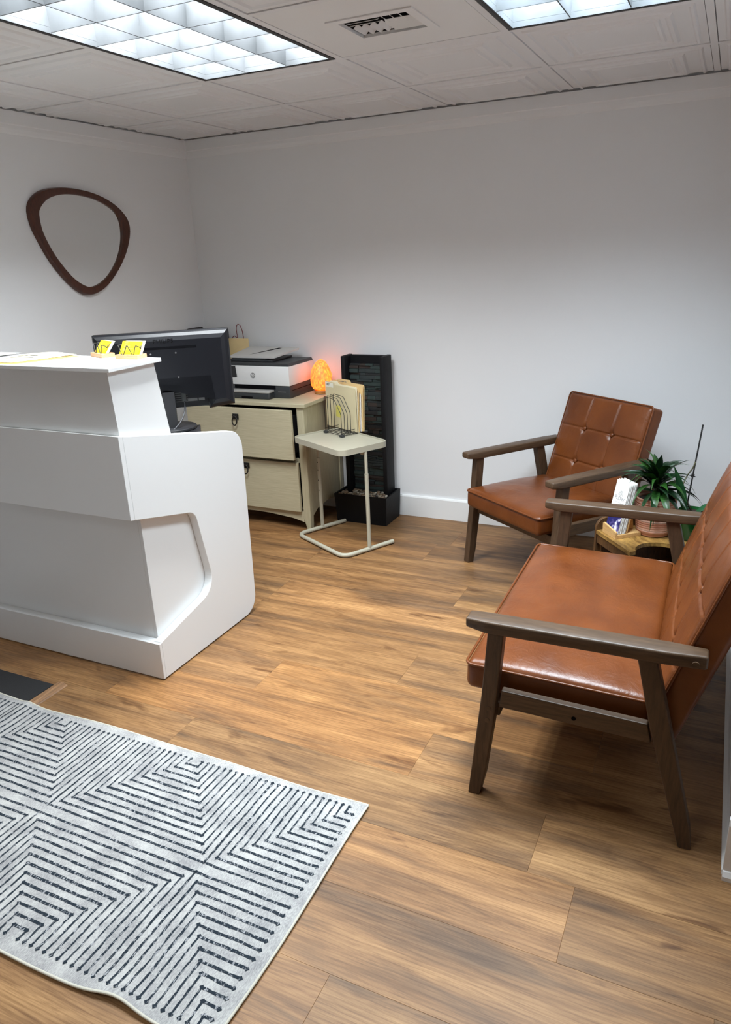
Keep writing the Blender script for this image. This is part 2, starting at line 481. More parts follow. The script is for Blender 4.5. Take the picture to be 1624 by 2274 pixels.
for i in range(-1, 8):      # tee bars
    x = X0 + i * G
    if 0.02 < x < XF - 0.02:
        y1 = -0.021 if x < XR - 0.03 else YE + 0.13
        obj('ceiling_tee', box(B(), x - 0.0122, x + 0.0122, YF + 0.002, y1, HC - 0.001, HC + 0.03), M_ceil, ceiling)
for j in range(-7, 2):
    y = YA + j * G
    if -0.02 > y > YF + 0.02:
        for i in range(-2, 7):
            a, b2 = max(X0 + i * G + 0.0125, 0.0215), min(X0 + (i + 1) * G - 0.0125, (XR - 0.0215) if y > YE else XF - 0.003)
            if (j == -1 and i in (0, 2)) or (j == -5 and i == 1): continue
            if b2 - a > 0.02: obj('ceiling_tee', box(B(), a, b2, y - 0.0122, y + 0.0122, HC - 0.0008, HC + 0.03), M_ceil, ceiling)

# ------------------------------------------------------------------ ceiling lights with louvres
M_louver = mat('satin aluminium louver', (0.078, 0.0825, 0.087, 1), 0.5, spec=0.15, var=0.22, vscale=7)
M_rim = mat('black rim', (0.012, 0.012, 0.014, 1), 0.5)
BL = 0.092
def troffer(ix, color, label, watts=TROFFER_W, row=0):
    xa, xb, ya, yb = X0 + ix * G + 0.014, X0 + (ix + 1) * G - 0.014, YA - (row + 2) * G + 0.014, YA - row * G - 0.014
    cx, cy = (xa + xb) / 2, (ya + yb) / 2
    t = thing('ceiling_light', label, 'ceiling light', (cx, cy, HC))
    hx, hy = (xb - xa) / 2, (yb - ya) / 2
    bm = B()      # black gasket rim
    for a in ((-hx, hx, -hy, -hy + 0.013), (-hx, hx, hy - 0.013, hy), (-hx, -hx + 0.013, -hy + 0.013, hy - 0.013), (hx - 0.013, hx, -hy + 0.013, hy - 0.013)):
        box(bm, *a, -0.003, 0.02)
    obj('rim', bm, M_rim, t)
    hx -= 0.0135; hy -= 0.0135
    bm = B()      # thin white door frame
    for a in ((-hx, hx, -hy, -hy + 0.005), (-hx, hx, hy - 0.005, hy), (-hx, -hx + 0.005, -hy + 0.005, hy - 0.005), (hx - 0.005, hx, -hy + 0.005, hy - 0.005)):
        box(bm, *a, -0.002, 0.014)
    obj('door_frame', bm, M_louver, t)
    ix_, iy_ = hx - 0.005, hy - 0.005
    bm = B()      # housing: open-bottom box
    for a in ((-hx, hx, -hy, -iy_, 0.0145, 0.175), (-hx, hx, iy_, hy, 0.0145, 0.175), (-hx, -ix_, -iy_, iy_, 0.0145, 0.175), (ix_, hx, -iy_, iy_, 0.0145, 0.175), (-hx, hx, -hy, hy, 0.175, 0.18)):
        box(bm, *a)
    obj('housing', bm, M_louver, t)
    # blades: thin at the foot, a little wider at the top
    cw, cl = 2 * ix_ / 3, 2 * iy_ / 6
    for i in (1, 2):
        x = -ix_ + i * cw
        bm = B(); prism(bm, [(x - 0.0020, 0.001), (x + 0.0020, 0.001), (x + 0.007, BL), (x - 0.007, BL)], -iy_, iy_, 1)
        obj('louver_blade', bm, M_louver, t)
    for j in range(1, 6):
        y = -iy_ + j * cl
        for i in range(3):
            xs = -ix_ + i * cw + (0.0072 if i else 0.0); xe = -ix_ + (i + 1) * cw - (0.0072 if i < 2 else 0.0)
            bm = B(); prism(bm, [(y - 0.0020, 0.001), (y + 0.0020, 0.001), (y + 0.007, BL), (y - 0.007, BL)], xs - 0.006 if i else xs, xe + 0.006 if i < 2 else xe, 0)
            obj('louver_blade', bm, M_louver, t)
    ld = bpy.data.lights.new('lamp_tubes', 'AREA'); ld.shape = 'RECTANGLE'; ld.size = 2 * ix_ - 0.02; ld.size_y = 2 * iy_ - 0.02
    ld.energy = watts; ld.color = color
    lo = bpy.data.objects.new('lamp_tubes', ld); COL.objects.link(lo); lo.parent = t; lo.location = (0, 0, 0.168)
troffer(0, LAMP1, 'recessed fluorescent light with white louver grid above the reception desk side of the air vent')
troffer(2, LAMP2, 'recessed louvered light with bluish cells between the air vent and the armchair side')
troffer(1, LAMP1, 'added dim louvered fill light, out of view over the rug end of the room', 36.0, 4)  # made-up fixture outside the frame, added as fill to brighten the desk front

# ------------------------------------------------------------------ air vent tile
vx0, vy0 = X0 + G + gap, YA - G + gap
T = G - 2 * gap
vt = thing('ceiling_vent', 'flat white ceiling panel with a four-way air vent in its middle', 'air vent', (vx0 + T / 2, vy0 + T / 2, HC))
M_vent = mat('vent enamel', (0.76, 0.755, 0.75, 1), 0.4)
vw, vh = 0.112, 0.092     # half opening
bm = B(); h = T / 2
for a in ((-h, h, -h, -vh), (-h, h, vh, h), (-h, -vw, -vh, vh), (vw, h, -vh, vh)): box(bm, *a, 0.0, 0.006)
obj('panel', bm, M_vent, vt)
bm = B()
for a in ((-vw - 0.03, vw + 0.03, -vh - 0.03, -vh), (-vw - 0.03, vw + 0.03, vh, vh + 0.03), (-vw - 0.03, -vw, -vh, vh), (vw, vw + 0.03, -vh, vh)): box(bm, *a, -0.004, -0.0002)
obj('frame', bm, M_vent, vt)
bm = B()
for a in ((-vw - 0.004, vw + 0.004, -vh - 0.004, -vh), (-vw - 0.004, vw + 0.004, vh, vh + 0.004), (-vw - 0.004, -vw, -vh, vh), (vw, vw + 0.004, -vh, vh)): box(bm, *a, 0.0065, 0.12)
box(bm, -vw, vw, -vh, vh, 0.115, 0.12)
obj('duct', bm, mat('duct dark', (0.02, 0.02, 0.024, 1), 0.6), vt)
def slat(cx, cy, L, along, tilt):
    bm = B()
    m = Matrix.Translation((cx, cy, 0.008)) @ (Matrix.Rotation(PI / 2, 4, 'Z') if along == 'y' else Matrix.Identity(4)) @ Matrix.Rotation(tilt, 4, 'X')
    box(bm, -L / 2, L / 2, -0.0085, 0.0085, -0.0006, 0.0006, m)
    obj('slat', bm, M_vent, vt)
for qx in (-1, 1):
    for qy in (-1, 1):
        along = 'x' if qx * qy > 0 else 'y'
        for k in range(4):
            f = (k + 0.5) / 4
            if along == 'x': slat(qx * vw / 2, qy * vh * f, vw - 0.004, 'x', 0.40 if qy < 0 else -0.75)
            else: slat(qx * vw * f, qy * vh / 2, vh - 0.004, 'y', 0.55 if qy < 0 else -0.75)

# ------------------------------------------------------------------ reception desk
DX = 1.20
t = thing('reception_desk', 'white laminate reception desk with raised counter and angular cut-out in its side', 'reception desk', (0.6, -1.75, 0))
def dobj(name, bm, m=M_desk, **kw):
    bm.transform(Matrix.Translation((-0.6, 1.75, 0))); return obj(name, bm, m, t, **kw)
side = rounded([(-2.0725, .9588, 0), (-2.0725, .6591, 0), (-1.752, .583, .055), (-1.682, .232, .085), (-2.0335, .1578, 0), (-2.0335, .006, 0), (-1.41, .006, .08), (-1.397, .826, .085)], 10)
dobj('side_panel', bprism(side, DX - 0.036, DX, 0, 0.002, 2))
dobj('side_panel', bprism(side, 0.02, 0.056, 0, 0.002, 2))
dobj('middle_front_panel', bprism([(-2.093, .963), (-2.093, .664), (-2.073, .6592), (-2.073, .959)], 0.02, DX, 0, 0.0015))
dobj('ledge', bprism([(-2.072, .9575), (-2.072, .937), (-1.84, .890), (-1.84, .911)], 0.057, DX - 0.037, 0, 0.001))
dobj('soffit', bbox(0.057, DX - 0.037, -2.072, -2.012, .664, .682, 0.0015))
dobj('lower_front_panel', bbox(0.057, DX - 0.052, -2.01, -1.992, .13, .70, 0.0015))
dobj('recess_panel', bbox(DX - 0.052, DX - 0.037, -2.01, -1.45, .05, .80, 0.0015))
dobj('plinth', bbox(0.02, DX, -2.047, -2.034, .006, .155, 0.0015))
dobj('plinth_shelf', bbox(0.057, DX - 0.037, -2.0335, -2.0105, .139, .155, 0.001))
bm = B(); prism(bm, [(-2.083, 1.174), (-2.071, .9592), (-1.815, .9078), (-1.857, 1.174)], 0.03, DX - 0.014, 0); dobj('upper_block', bm)
dobj('counter_top', bbox(0.01, DX + 0.005, -2.094, -1.836, 1.1745, 1.1885, 0.002))
dobj('worktop', bbox(0.057, DX - 0.054, -1.99, -1.42, .715, .740, 0.002))
for fx in (0.2, 0.7, 1.17):
    for fy in (-2.03, -1.6): dobj('foot', bbox(fx - .02, fx + .02, fy - .012, fy + .012, 0, .0065, 0.001), M_grey)

# ------------------------------------------------------------------ monitor on its stand, riser below
MYAW = .66
mr = thing('monitor_riser', 'low black riser on the desk worktop under the monitor foot', 'riser', (.93, -1.50, .7403), MYAW)
for sx in (-1, 1): obj('leg', bbox(sx * .10 - .012, sx * .10 + .012, -.075, .075, 0, .0795, .002), M_blackplastic, mr)
obj('shelf', bbox(-.112, .112, -.08, .08, .080, .092, .003), M_blackplastic, mr)
mo = thing('monitor', 'black wide computer monitor seen from behind with maker name on its back', 'monitor', (.904, -1.47, .833), MYAW)
MX0, MX1, MZ0, MZ1 = -.27, .27, .912 - .833, 1.237 - .833
M_shell = mat('monitor shell', (0.008, 0.0085, 0.011, 1), 0.33, spec=0.28, bump=0.05, bscale=400)
bm = bbox(MX0, MX1, 0.012, 0.030, MZ0 + .006, MZ1, 0.003); obj('screen_panel', bm, M_shell, mo)
sh = [(MX0, MZ1), (MX0, MZ0 + .010), (-.150, MZ0), (-.148, MZ0 + .105), (.150, MZ0 + .105), (.162, MZ0 - .002), (MX1, MZ0 + .010), (MX1, MZ1)]
def offset_poly(P, d):
    out = []; n = len(P)
    for i in range(n):
        p0, p1, p2 = Vector(P[i - 1]), Vector(P[i]), Vector(P[(i + 1) % n])
        e1, e2 = (p1 - p0).normalized(), (p2 - p1).normalized()
        n1, n2 = Vector((-e1.y, e1.x)), Vector((-e2.y, e2.x))
        m_ = (n1 + n2); m_ = m_ / max(.2, m_.dot(n1)); out.append(tuple(p1 + m_ * d))
    return out
bm = B(); lay = [[bm.verts.new((a, y_, b_)) for a, b_ in offset_poly(sh, d_)] for d_, y_ in ((0, .013), (0, -.006), (.006, -.015), (.018, -.024), (.034, -.030))]
for a, b_ in zip(lay, lay[1:]):
    for i in range(len(sh)): bm.faces.new((a[i], a[(i + 1) % len(sh)], b_[(i + 1) % len(sh)], b_[i]))
bmesh.ops.triangulate(bm, faces=[bm.faces.new(lay[-1])]); bm.faces.new(lay[0][::-1])
obj('back_shell', bm, M_shell, mo)
obj('vent_slot', bbox(-.135, .135, -.0306, -.029, MZ1 - .068, MZ1 - .058, .0005), M_black_gap, mo)
text_obj('maker_name', 'PHILIPS', 0.023, mat('gloss black print', (0.002, 0.002, 0.003, 1), .25), mo, frame_mtx((0.005, -.0302, MZ1 - .036), (1, 0, 0), (0, 0, 1), (0, -1, 0)), 0.0005, xs=1.1)
for sx, sz in ((-.05, -.085), (.05, -.085), (.05, -.185), (-.05, -.185)):
    bm = disc(B(), (sx, -.0302, MZ1 + sz), (0, -1, 0), .0035, .0008, 10); obj('screw', bm, M_steel, mo)
bm = B()
for k in range(5): box(bm, .125, .205, -.0002, .0002, .060 - k * .009, .0625 - k * .009)
box(bm, .205, .245, -.0002, .0002, .0245, .036)
box(bm, .250, .275, -.0002, .0002, .0245, .036)
bm.transform(Matrix.Translation((-.13, .0115, MZ0 + .006)))
obj('rating_label', bm, mat('label grey', (0.16, 0.16, 0.16, 1), .6), mo)
text_obj('label_print', 'HDMI  CE', 0.0085, mat('label white', (0.5, 0.5, 0.5, 1), .6), mo, frame_mtx((.10, .0112, MZ0 + .078), (1, 0, 0), (0, 0, 1), (0, -1, 0)), 0.0002)
bm = B(); prism(bm, [(-.052, .012), (-.012, .012), (.004, MZ0 + .080), (-.034, MZ0 + .080)], -.024, .024, 0)
obj('stand_column', bm, M_blackplastic, mo)
bm = lathe(B(), [(.097, 0), (.100, .003), (.100, .010), (.096, .0125), (.03, .0135)], 40, (0, -.005)); obj('stand_base', bm, M_blackplastic, mo, angle=40)
_c = Matrix.Rotation(MYAW, 3, 'Z') @ Vector((.060, 0, 0)) + Vector((.904, -1.47, .945))
cb = thing('monitor_cable', 'grey video cable with flat plug hanging from the monitor back', 'cable', _c, MYAW)
obj('plug', bbox(-.010, .010, -.006, .010, .0, .045, .003), mat('plug grey', (0.045, 0.05, 0.05, 1), .45), cb)
pts = [Vector((0, .002, 0)), Vector((0, -.004, -.02)), Vector((-.004, -.020, -.045)), Vector((-.022, -.05, -.075)), Vector((-.045, -.075, -.095)), Vector((-.075, -.085, -.115)), Vector((-.11, -.09, -.17))]
cv = fillet(pts, .03, 4); obj('cord', tube(B(), cv, .0032, 8), mat('cord grey', (0.03, 0.03, 0.034, 1), .5), cb, smooth=True)

# ------------------------------------------------------------------ card holders, cards, papers on the counter
CZ = 1.1885
def card_holder(loc, rz, label, n, tilt, white_from):
    t = thing('card_holder', label, 'card holder', (loc[0], loc[1], CZ), rz)
    obj('tray', bbox(-.050, .050, -.025, .025, 0, .0145, .0012), M_bamboo, t)
    for side in (-1, 1):
        y = side * .016
        zz = [(-.047, y + .018 * -side, .045), (-.044, y + .006 * -side, .046), (-.026, y, .0145), (-.018, y, .0145), (.0, y, .045), (.004, y, .045), (.020, y, .0145), (.027, y, .0145), (.040, y, .046), (.046, y + .012 * -side, .040), (.047, 0, .034)]
        obj('wire', tube(B(), fillet(zz, .003, 3), .0016, 6), M_blackwire, t, smooth=True)
    R = Matrix.Rotation(rz, 4, 'Z')
    for k in range(n):
        c = B(); box(c, -.043, .043, -.0004, .0004, 0, .050)
        c.transform(Matrix.Rotation(tilt, 4, 'X'))
        off = R @ Vector((0.002 * (k % 2) + (.006 if k >= white_from else 0), -.010 + k * .0021, .0152))
        o = obj('business_card', c, M_card_y if k < white_from else M_card_w, None)
        o.location = (loc[0] + off.x, loc[1] + off.y, CZ + off.z); o.rotation_euler = (0, 0, rz)
        wh = 'the card holder nearer the counter end' if 'nearer' in label else 'the card holder turned towards the wall'
        od = ('front', 'second', 'third', 'fourth', 'fifth', 'sixth', 'rearmost')[k]
        tag(o, '%s card in %s, %s' % (od, wh, 'yellow with printed lines' if k < 1 else ('yellow' if k < white_from else 'white')), 'card', 'business cards on the counter')
        if k == 0:
            p = B()
            for (x, z, ww) in ((-.030, .043, .014), (-.030, .037, .012), (-.030, .030, .026), (-.030, .027, .018), (-.032, .020, .015), (-.010, .020, .022), (-.032, .017, .020), (-.032, .0135, .012)):
                box(p, x, x + ww, -.00062, -.00042, z, z + .0013)
            p.transform(Matrix.Rotation(tilt, 4, 'X')); obj('print_lines', p, M_ink_g, o)
card_holder((1.098, -1.868), 0.02, 'small wooden card holder with zigzag wire, the one nearer the counter end', 7, -.58, 3)
card_holder((.945, -1.847), -.40, 'small wooden card holder with zigzag wire turned towards the mirror wall', 7, -.66, 2)

def sheet(name, pts, curl, m, label, z, cat='paper'):
    """pts: corners A,B,C,D ; curl(u,v)->z"""
    bm = B(); n = 14; V = []
    a, b, c, d = [Vector(p) for p in pts]
    for i in range(n + 1):
        for j in range(n + 1):
            u, v = i / n, j / n
            p = a * (1 - u) * (1 - v) + b * u * (1 - v) + c * u * v + d * (1 - u) * v
            V.append(bm.verts.new((p.x, p.y, curl(u, v))))
    for i in range(n):
        for j in range(n):
            bm.faces.new((V[i * (n + 1) + j], V[(i + 1) * (n + 1) + j], V[(i + 1) * (n + 1) + j + 1], V[i * (n + 1) + j + 1]))
    bmesh.ops.solidify(bm, geom=bm.faces[:], thickness=0.0003)
    o = obj(name, bm, m, None, smooth=True, loc=(0, 0, z)); tag(o, label, cat, 'papers on the counter'); return o
sheet('paper_sheet', [(.53, -2.082), (.745, -2.078), (.845, -1.85), (.63, -1.845)], lambda u, v: .0003, M_yellowp, 'yellow sheet lying flat under the cream flyer on the counter', CZ + .0003)
fl = sheet('paper_sheet', [(.50, -2.06), (.715, -2.052), (.80, -1.83), (.585, -1.84)], lambda u, v: .0008 + .010 * max(0, v - .45) ** 1.2 * (1 - .6 * u) + .006 * math.sin(PI * u) ** 2 * v, M_cream, 'cream flyer with bold heading curling off the counter', CZ + .0012)
p = B()
ex, ey = Vector((.215, .008, 0)).normalized(), Vector((.085, .222, 0)).normalized()
for row, (v0, hgt, words) in enumerate(((.150, .011, ((.03, .030), (.066, .022), (.094, .035))), (.118, .014, ((.035, .030), (.070, .028), (.103, .050))), (.095, .006, ((.045, .022), (.072, .014), (.09, .02))))):
    for x0_, ww in words:
        k = 0.0
        while k < ww - .004:
            q = Vector((.50, -2.06, 0)) + ex * (x0_ + k) + ey * v0
            v4 = [q, q + ex * .0045, q + ex * .0045 + ey * hgt, q + ey * hgt]
            vs = [p.verts.new((a.x, a.y, .0150 - .006 * 0 + .0012 * row * 0)) for a in v4]; k += .0062
            p.faces.new(vs)
# drape the print onto the curled sheet
for vv in p.verts:
    dv = (Vector((vv.co.x, vv.co.y, 0)) - Vector((.50, -2.06, 0)))
    v_ = dv.y / .222; u_ = (dv.x - .085 * v_) / .215
    vv.co.z = .0008 + .010 * max(0, v_ - .45) ** 1.2 * (1 - .6 * u_) + .006 * math.sin(PI * max(0, min(1, u_))) ** 2 * v_ + .0008
obj('printed_heading', p, M_ink, fl)
sheet('paper_sheet', [(.20, -2.03), (.42, -2.045), (.53, -1.845), (.31, -1.842)], lambda u, v: .0006 + .006 * v * v, M_paper, 'white sheet with a ruled edge at the wall end of the counter', CZ + .0003)

# ------------------------------------------------------------------ mirror
M_mirwood = wood('dark walnut frame', S(58, 28, 17), S(84, 44, 28), (30, 30, 6), 0.35)
oz = [(150, 400), (190, 290), (290, 200), (420, 160), (600, 150), (800, 175), (1000, 230), (1180, 320), (1330, 440), (1430, 580), (1455, 720), (1430, 900), (1370, 1080), (1270, 1270), (1150, 1430), (1040, 1510), (930, 1540), (830, 1510), (700, 1410), (560, 1260), (420, 1070), (300, 860), (210, 680), (160, 520)]
iz = [(283, 500), (300, 410), (380, 310), (500, 255), (640, 238), (800, 250), (1000, 300), (1160, 380), (1280, 480), (1340, 610), (1358, 780), (1340, 950), (1290, 1110), (1200, 1270), (1090, 1380), (960, 1435), (860, 1410), (740, 1330), (620, 1200), (500, 1040), (400, 870), (320, 690)]
def catmull(P, n):
    out = []; L = len(P)
    for i in range(L):
        a, b, c, d = P[i - 1], P[i], P[(i + 1) % L], P[(i + 2) % L]
        for k in range(8):
            t = k / 8
            out.append(0.5 * ((2 * b) + (c - a) * t + (2 * a - 5 * b + 4 * c - d) * t * t + (3 * b - a - 3 * c + d) * t ** 3))
    # resample evenly
    acc = [0]
    for i in range(len(out)): acc.append(acc[-1] + (out[(i + 1) % len(out)] - out[i]).length)
    res = []; j = 0
    for k in range(n):
        s = acc[-1] * k / n
        while acc[j + 1] < s: j += 1
        f = (s - acc[j]) / max(1e-9, acc[j + 1] - acc[j])
        res.append(out[j].lerp(out[(j + 1) % len(out)], f))
    return res
def wz(P, X):
    q = []
    for a in P:
        v = PX(40 + a[0] * 0.17241, 390 + a[1] * 0.17241, 0, X); q.append(Vector((v.y, v.z)))
    return q
N_ = 96
oc, ic = catmull(wz(oz, .024), N_), catmull(wz(iz, .024), N_)
mc = sum(ic, Vector((0, 0))) / N_
# align starting points by angle about the centre
def byang(P): 
    k = min(range(N_), key=lambda i: abs(math.atan2((P[i] - mc).y, (P[i] - mc).x) - PI * .999)); return P[k:] + P[:k]
oc, ic = byang(oc), byang(ic)
mt = thing('wall_mirror', 'asymmetric rounded mirror in a dark walnut frame on the wall', 'mirror', (0, mc.x, mc.y))
bm = B(); rings = []
for f, x in ((0, 0.0012), (0, .016), (.10, .024), (.85, .024), (1, .020), (1, .010)):
    rings.append([bm.verts.new((x, oc[i].lerp(ic[i], f).x - mc.x, oc[i].lerp(ic[i], f).y - mc.y)) for i in range(N_)])
for a, b in zip(rings, rings[1:]):
    for i in range(N_): bm.faces.new((a[i], a[(i + 1) % N_], b[(i + 1) % N_], b[i]))
obj('frame', bm, M_mirwood, mt, angle=50)
bm = B(); prism(bm, [((p_.x - mc.x) * 1.01, (p_.y - mc.y) * 1.01) for p_ in ic], .004, .011, 0)
obj('glass', bm, mat('mirror glass', (0.86, 0.87, 0.87, 1), 0.02, metal=1.0), mt)

# ------------------------------------------------------------------ filing cabinet
fc = thing('filing_cabinet', 'cream wooden two-drawer filing cabinet with black ring pulls, top drawer ajar', 'filing cabinet', (.56, -.22, 0))
def fobj(name, bm, m=M_cab, parent=fc, **kw):
    bm.transform(Matrix.Translation((-.56, .22, 0))); return obj(name, bm, m, parent, **kw)
fobj('top', bbox(.162, .956, -.452, -.006, .7185, .7405, .003))
for sx in (0, 1):
    xo = .942 if sx else .174; d = -1 if sx else 1
    fobj('leg', bprism([(xo, 0.10), (xo + d * .004, 0.0), (xo + d * .026, 0.0), (xo + d * .045, .07), (xo + d * .045, .718), (xo, .718)], -.440, -.402, 1, .0015), M_cab_z)
    fobj('leg', bprism([(xo, 0.10), (xo + d * .004, 0.0), (xo + d * .026, 0.0), (xo + d * .045, .07), (xo + d * .045, .718), (xo, .718)], -.046, -.010, 1, .0015), M_cab_z)
    pts = [(-.401, .075), (-.34, .105), (-.22, .118), (-.11, .105), (-.047, .075), (-.047, .717), (-.401, .717)]
    bm = B(); prism(bm, pts, xo + d * .006, xo + d * .020, 0); fobj('side_panel', bm, M_cab_z)
    bm = B(); prism(bm, [(-.401, .717), (-.401, .60), (-.392, .685), (-.372, .7), (-.372, .717)], xo + d * .001, xo + d * .0055, 0); fobj('bracket', bm, M_cab_z)
bm = B(); prism(bm, [(.2195, .108), (.2195, .046), (.30, .064), (.45, .078), (.56, .082), (.67, .078), (.82, .064), (.8965, .046), (.8965, .108)], -.437, -.420, 1); fobj('arched_rail', bm)
fobj('middle_rail', bbox(.2195, .8965, -.418, -.40, .395, .42, .001))
fobj('carcass_back', bbox(.195, .921, -.012, -.008, .10, .717, .0005), M_black_matte)
fobj('carcass_floor', bbox(.195, .921, -.40, -.05, .112, .122, .0005))
for xa_ in (.2205, .887): fobj('opening_edge', box(B(), xa_, xa_ + .008, -.432, -.42, .425, .717), M_black_gap)
def drawer(z0, z1, y, tilt, px_, pz):
    d = bpy.data.objects.new('drawer', mesh_of(bbox(.224 - .044, .888, y - .020, y, z0, z1, .002), 'drawer')); COL.objects.link(d)
    d.data.materials.append(M_cab); d.parent = fc; d.location = (-.56, .22, 0)
    bm = B(); box(bm, .24, .87, y + .001, y + .32, z0 + .03, z1 - .04); obj('drawer_box', bm, M_black_matte, d)
    bm = bbox(px_ - .020, px_ + .020, y - .025, y - .0205, pz - .012, pz + .022, .002)
    obj('pull_plate', bm, M_blackwire, d)
    bm = B(); disc(bm, (px_ - .016, y - .030, pz + .010), (1, 0, 0), .005, .032, 10); obj('pull_hinge', bm, M_blackwire, d)
    ring = [(px_ + .016 * math.cos(a) * (1 - .25 * max(0, math.sin(a))), y - .033 - .004 * (1 - math.sin(a)), pz - .016 + .026 * math.sin(a)) for a in [2 * PI * k / 20 for k in range(20)]]
    obj('pull_ring', tube(B(), ring, .0035, 8, closed=True), mat('pull metal', (0.03, 0.027, 0.025, 1), .35, metal=.7), d, smooth=True)
drawer(.428, .709, -.470, 0, .525, .655)
drawer(.112, .404, -.4365, 0, .545, .360)

# ------------------------------------------------------------------ printer
pr = thing('printer', 'white and dark grey all-in-one office printer on the filing cabinet', 'printer', (.575, -.17, .7405))
def pobj(name, bm, m, **kw):
    bm.transform(Matrix.Translation((-.575, .17, -.7405))); return obj(name, bm, m, pr, **kw)
M_pdark = mat('printer charcoal', S(48, 51, 54), 0.45)
pobj('lower_body', bbox(.352, .793, -.322, -.035, .7415, .8115, .006), M_pdark, angle=40)
pobj('side_groove', bbox(.7925, .794, -.30, -.05, .782, .785, .0003), M_black_gap)
pobj('white_body', bbox(.350, .795, -.324, -.033, .812, .921, .003), M_white, angle=40)
bm = bprism([(.35, .9215), (.795, .9215), (.785, .937), (.36, .937)], -.320, -.036, 1, .003); pobj('scanner_lid', bm, M_pdark)
pobj('output_slot', bbox(.42, .70, -.3235, -.318, .790, .8105, .0008), M_black_gap)
pobj('paper_tray', bprism(rounded([(.412, -.378, .012), (.688, -.378, .012), (.688, -.3225, 0), (.412, -.3225, 0)], 5), .7425, .776, 2, .002), M_pdark, angle=40)
pobj('tray_cover', bprism(rounded([(.408, -.382, .014), (.690, -.382, .014), (.690, -.323, 0), (.408, -.323, 0)], 5), .7765, .788, 2, .002), M_grey, angle=40)
pobj('tray_grip', bbox(.50, .575, -.3795, -.376, .7435, .755, .0008), M_black_gap)
pobj('control_panel', bprism([(.35, .853), (.435, .853), (.443, .857), (.437, .9185), (.35, .9185)], -.3275, -.3245, 1, .001), M_blackplastic)
pobj('feeder_base', bbox(.36, .66, -.275, -.05, .9375, .948, .003), M_pdark)
bm = B(); tl = rounded([(.36, -.268, .004), (.668, -.268, .018), (.728, -.065, .010), (.37, -.055, .004)], 5)
zp = lambda y_: .957 + (y_ + .265) * .142
va = [bm.verts.new((a, c_, zp(c_))) for a, c_ in tl]; vb = [bm.verts.new((a, c_, zp(c_) + .010)) for a, c_ in tl]
bm.faces.new(va[::-1]); bm.faces.new(vb)
for i in range(len(tl)): bm.faces.new((va[i], va[(i + 1) % len(tl)], vb[(i + 1) % len(tl)], vb[i]))
pobj('feeder_tray', bm, mat('light grey plastic', S(196, 194, 190), .45))
bm = bprism([(.37, .9485), (.62, .9485), (.60, .956), (.37, .956)], -.262, -.06, 1, .001); pobj('feeder_body', bm, M_pdark)
bm = B(); bm.faces.new([bm.verts.new((a, c_, zp(c_) + .0104)) for a, c_ in ((.478, -.232), (.512, -.205), (.618, -.085), (.590, -.080))]); pobj('feeder_slot', bm, M_black_gap)
bm = disc(B(), (.553, -.3242, .8665), (0, -1, 0), .0165, .0012, 28); pobj('logo_disc', bm, mat('logo grey', S(140, 140, 140), .4))
text_obj('logo_letters', 'hp', .026, M_white, pr, frame_mtx((.553 - .575, -.3256 + .17, .869 - .7405), (1, 0, 0), (.22, 0, 1), (0, -1, 0)), .0003, xs=.9)
bm = B()
for k in range(12): box(bm, .716 + k * .0042, .7195 + k * .0042, -.3228, -.3222, .7765, .7785)
pobj('model_print', bm, M_grey)

# ------------------------------------------------------------------ salt lamp
sl = thing('salt_lamp', 'glowing orange salt crystal lamp on a wooden base beside the printer', 'lamp', (.893, -.128, .7405))
obj('base', lathe(B(), [(.038, 0), (.044, .004), (.044, .018), (.040, .022)], 28), wood('lamp base wood', S(150, 100, 50), S(190, 135, 70), (30, 30, 30)), sl, angle=40)
bm = B(); pf = [(.028, .0225), (.045, .030), (.056, .050), (.062, .078), (.061, .105), (.054, .135), (.044, .160), (.030, .182), (.014, .194), (.004, .197)]
lathe(bm, pf, 32)
for v in bm.verts:
    n_ = noise.noise(Vector((v.co.x * 22, v.co.y * 22, v.co.z * 18))); a = math.atan2(v.co.y, v.co.x)
    k = 1 + .10 * n_ + .05 * math.cos(3 * a + v.co.z * 30)
    v.co.x *= k; v.co.y *= k; v.co.z += .006 * n_ if v.co.z > .04 else 0
m, nt, b = new_mat('salt crystal')
tc = nt.nodes.new('ShaderNodeTexCoord'); mp = nt.nodes.new('ShaderNodeMapping'); mp.inputs['Scale'].default_value = (1, 1, .45); nt.links.new(tc.outputs['Object'], mp.inputs[0])
n1 = nt.nodes.new('ShaderNodeTexNoise'); n1.inputs['Scale'].default_value = 95; n1.inputs['Detail'].default_value = 6; nt.links.new(mp.outputs[0], n1.inputs['Vector'])
sx = nt.nodes.new('ShaderNodeSeparateXYZ'); nt.links.new(tc.outputs['Object'], sx.inputs[0])
r = nt.nodes.new('ShaderNodeValToRGB'); e = r.color_ramp.elements
e[0].position = .32; e[0].color = (.70, .055, .005, 1); e[1].position = .76; e[1].color = (1.0, .36, .03, 1)
x_ = e.new(.5); x_.color = (1.0, .155, .010, 1)
nt.links.new(n1.outputs['Fac'], r.inputs[0]); nt.links.new(r.outputs[0], b.inputs['Emission Color'])
b.inputs['Emission Strength'].default_value = SALT_EMIT
b.inputs['Base Color'].default_value = (.7, .2, .08, 1); b.inputs['Roughness'].default_value = .45
obj('crystal', bm, m, sl, angle=28)

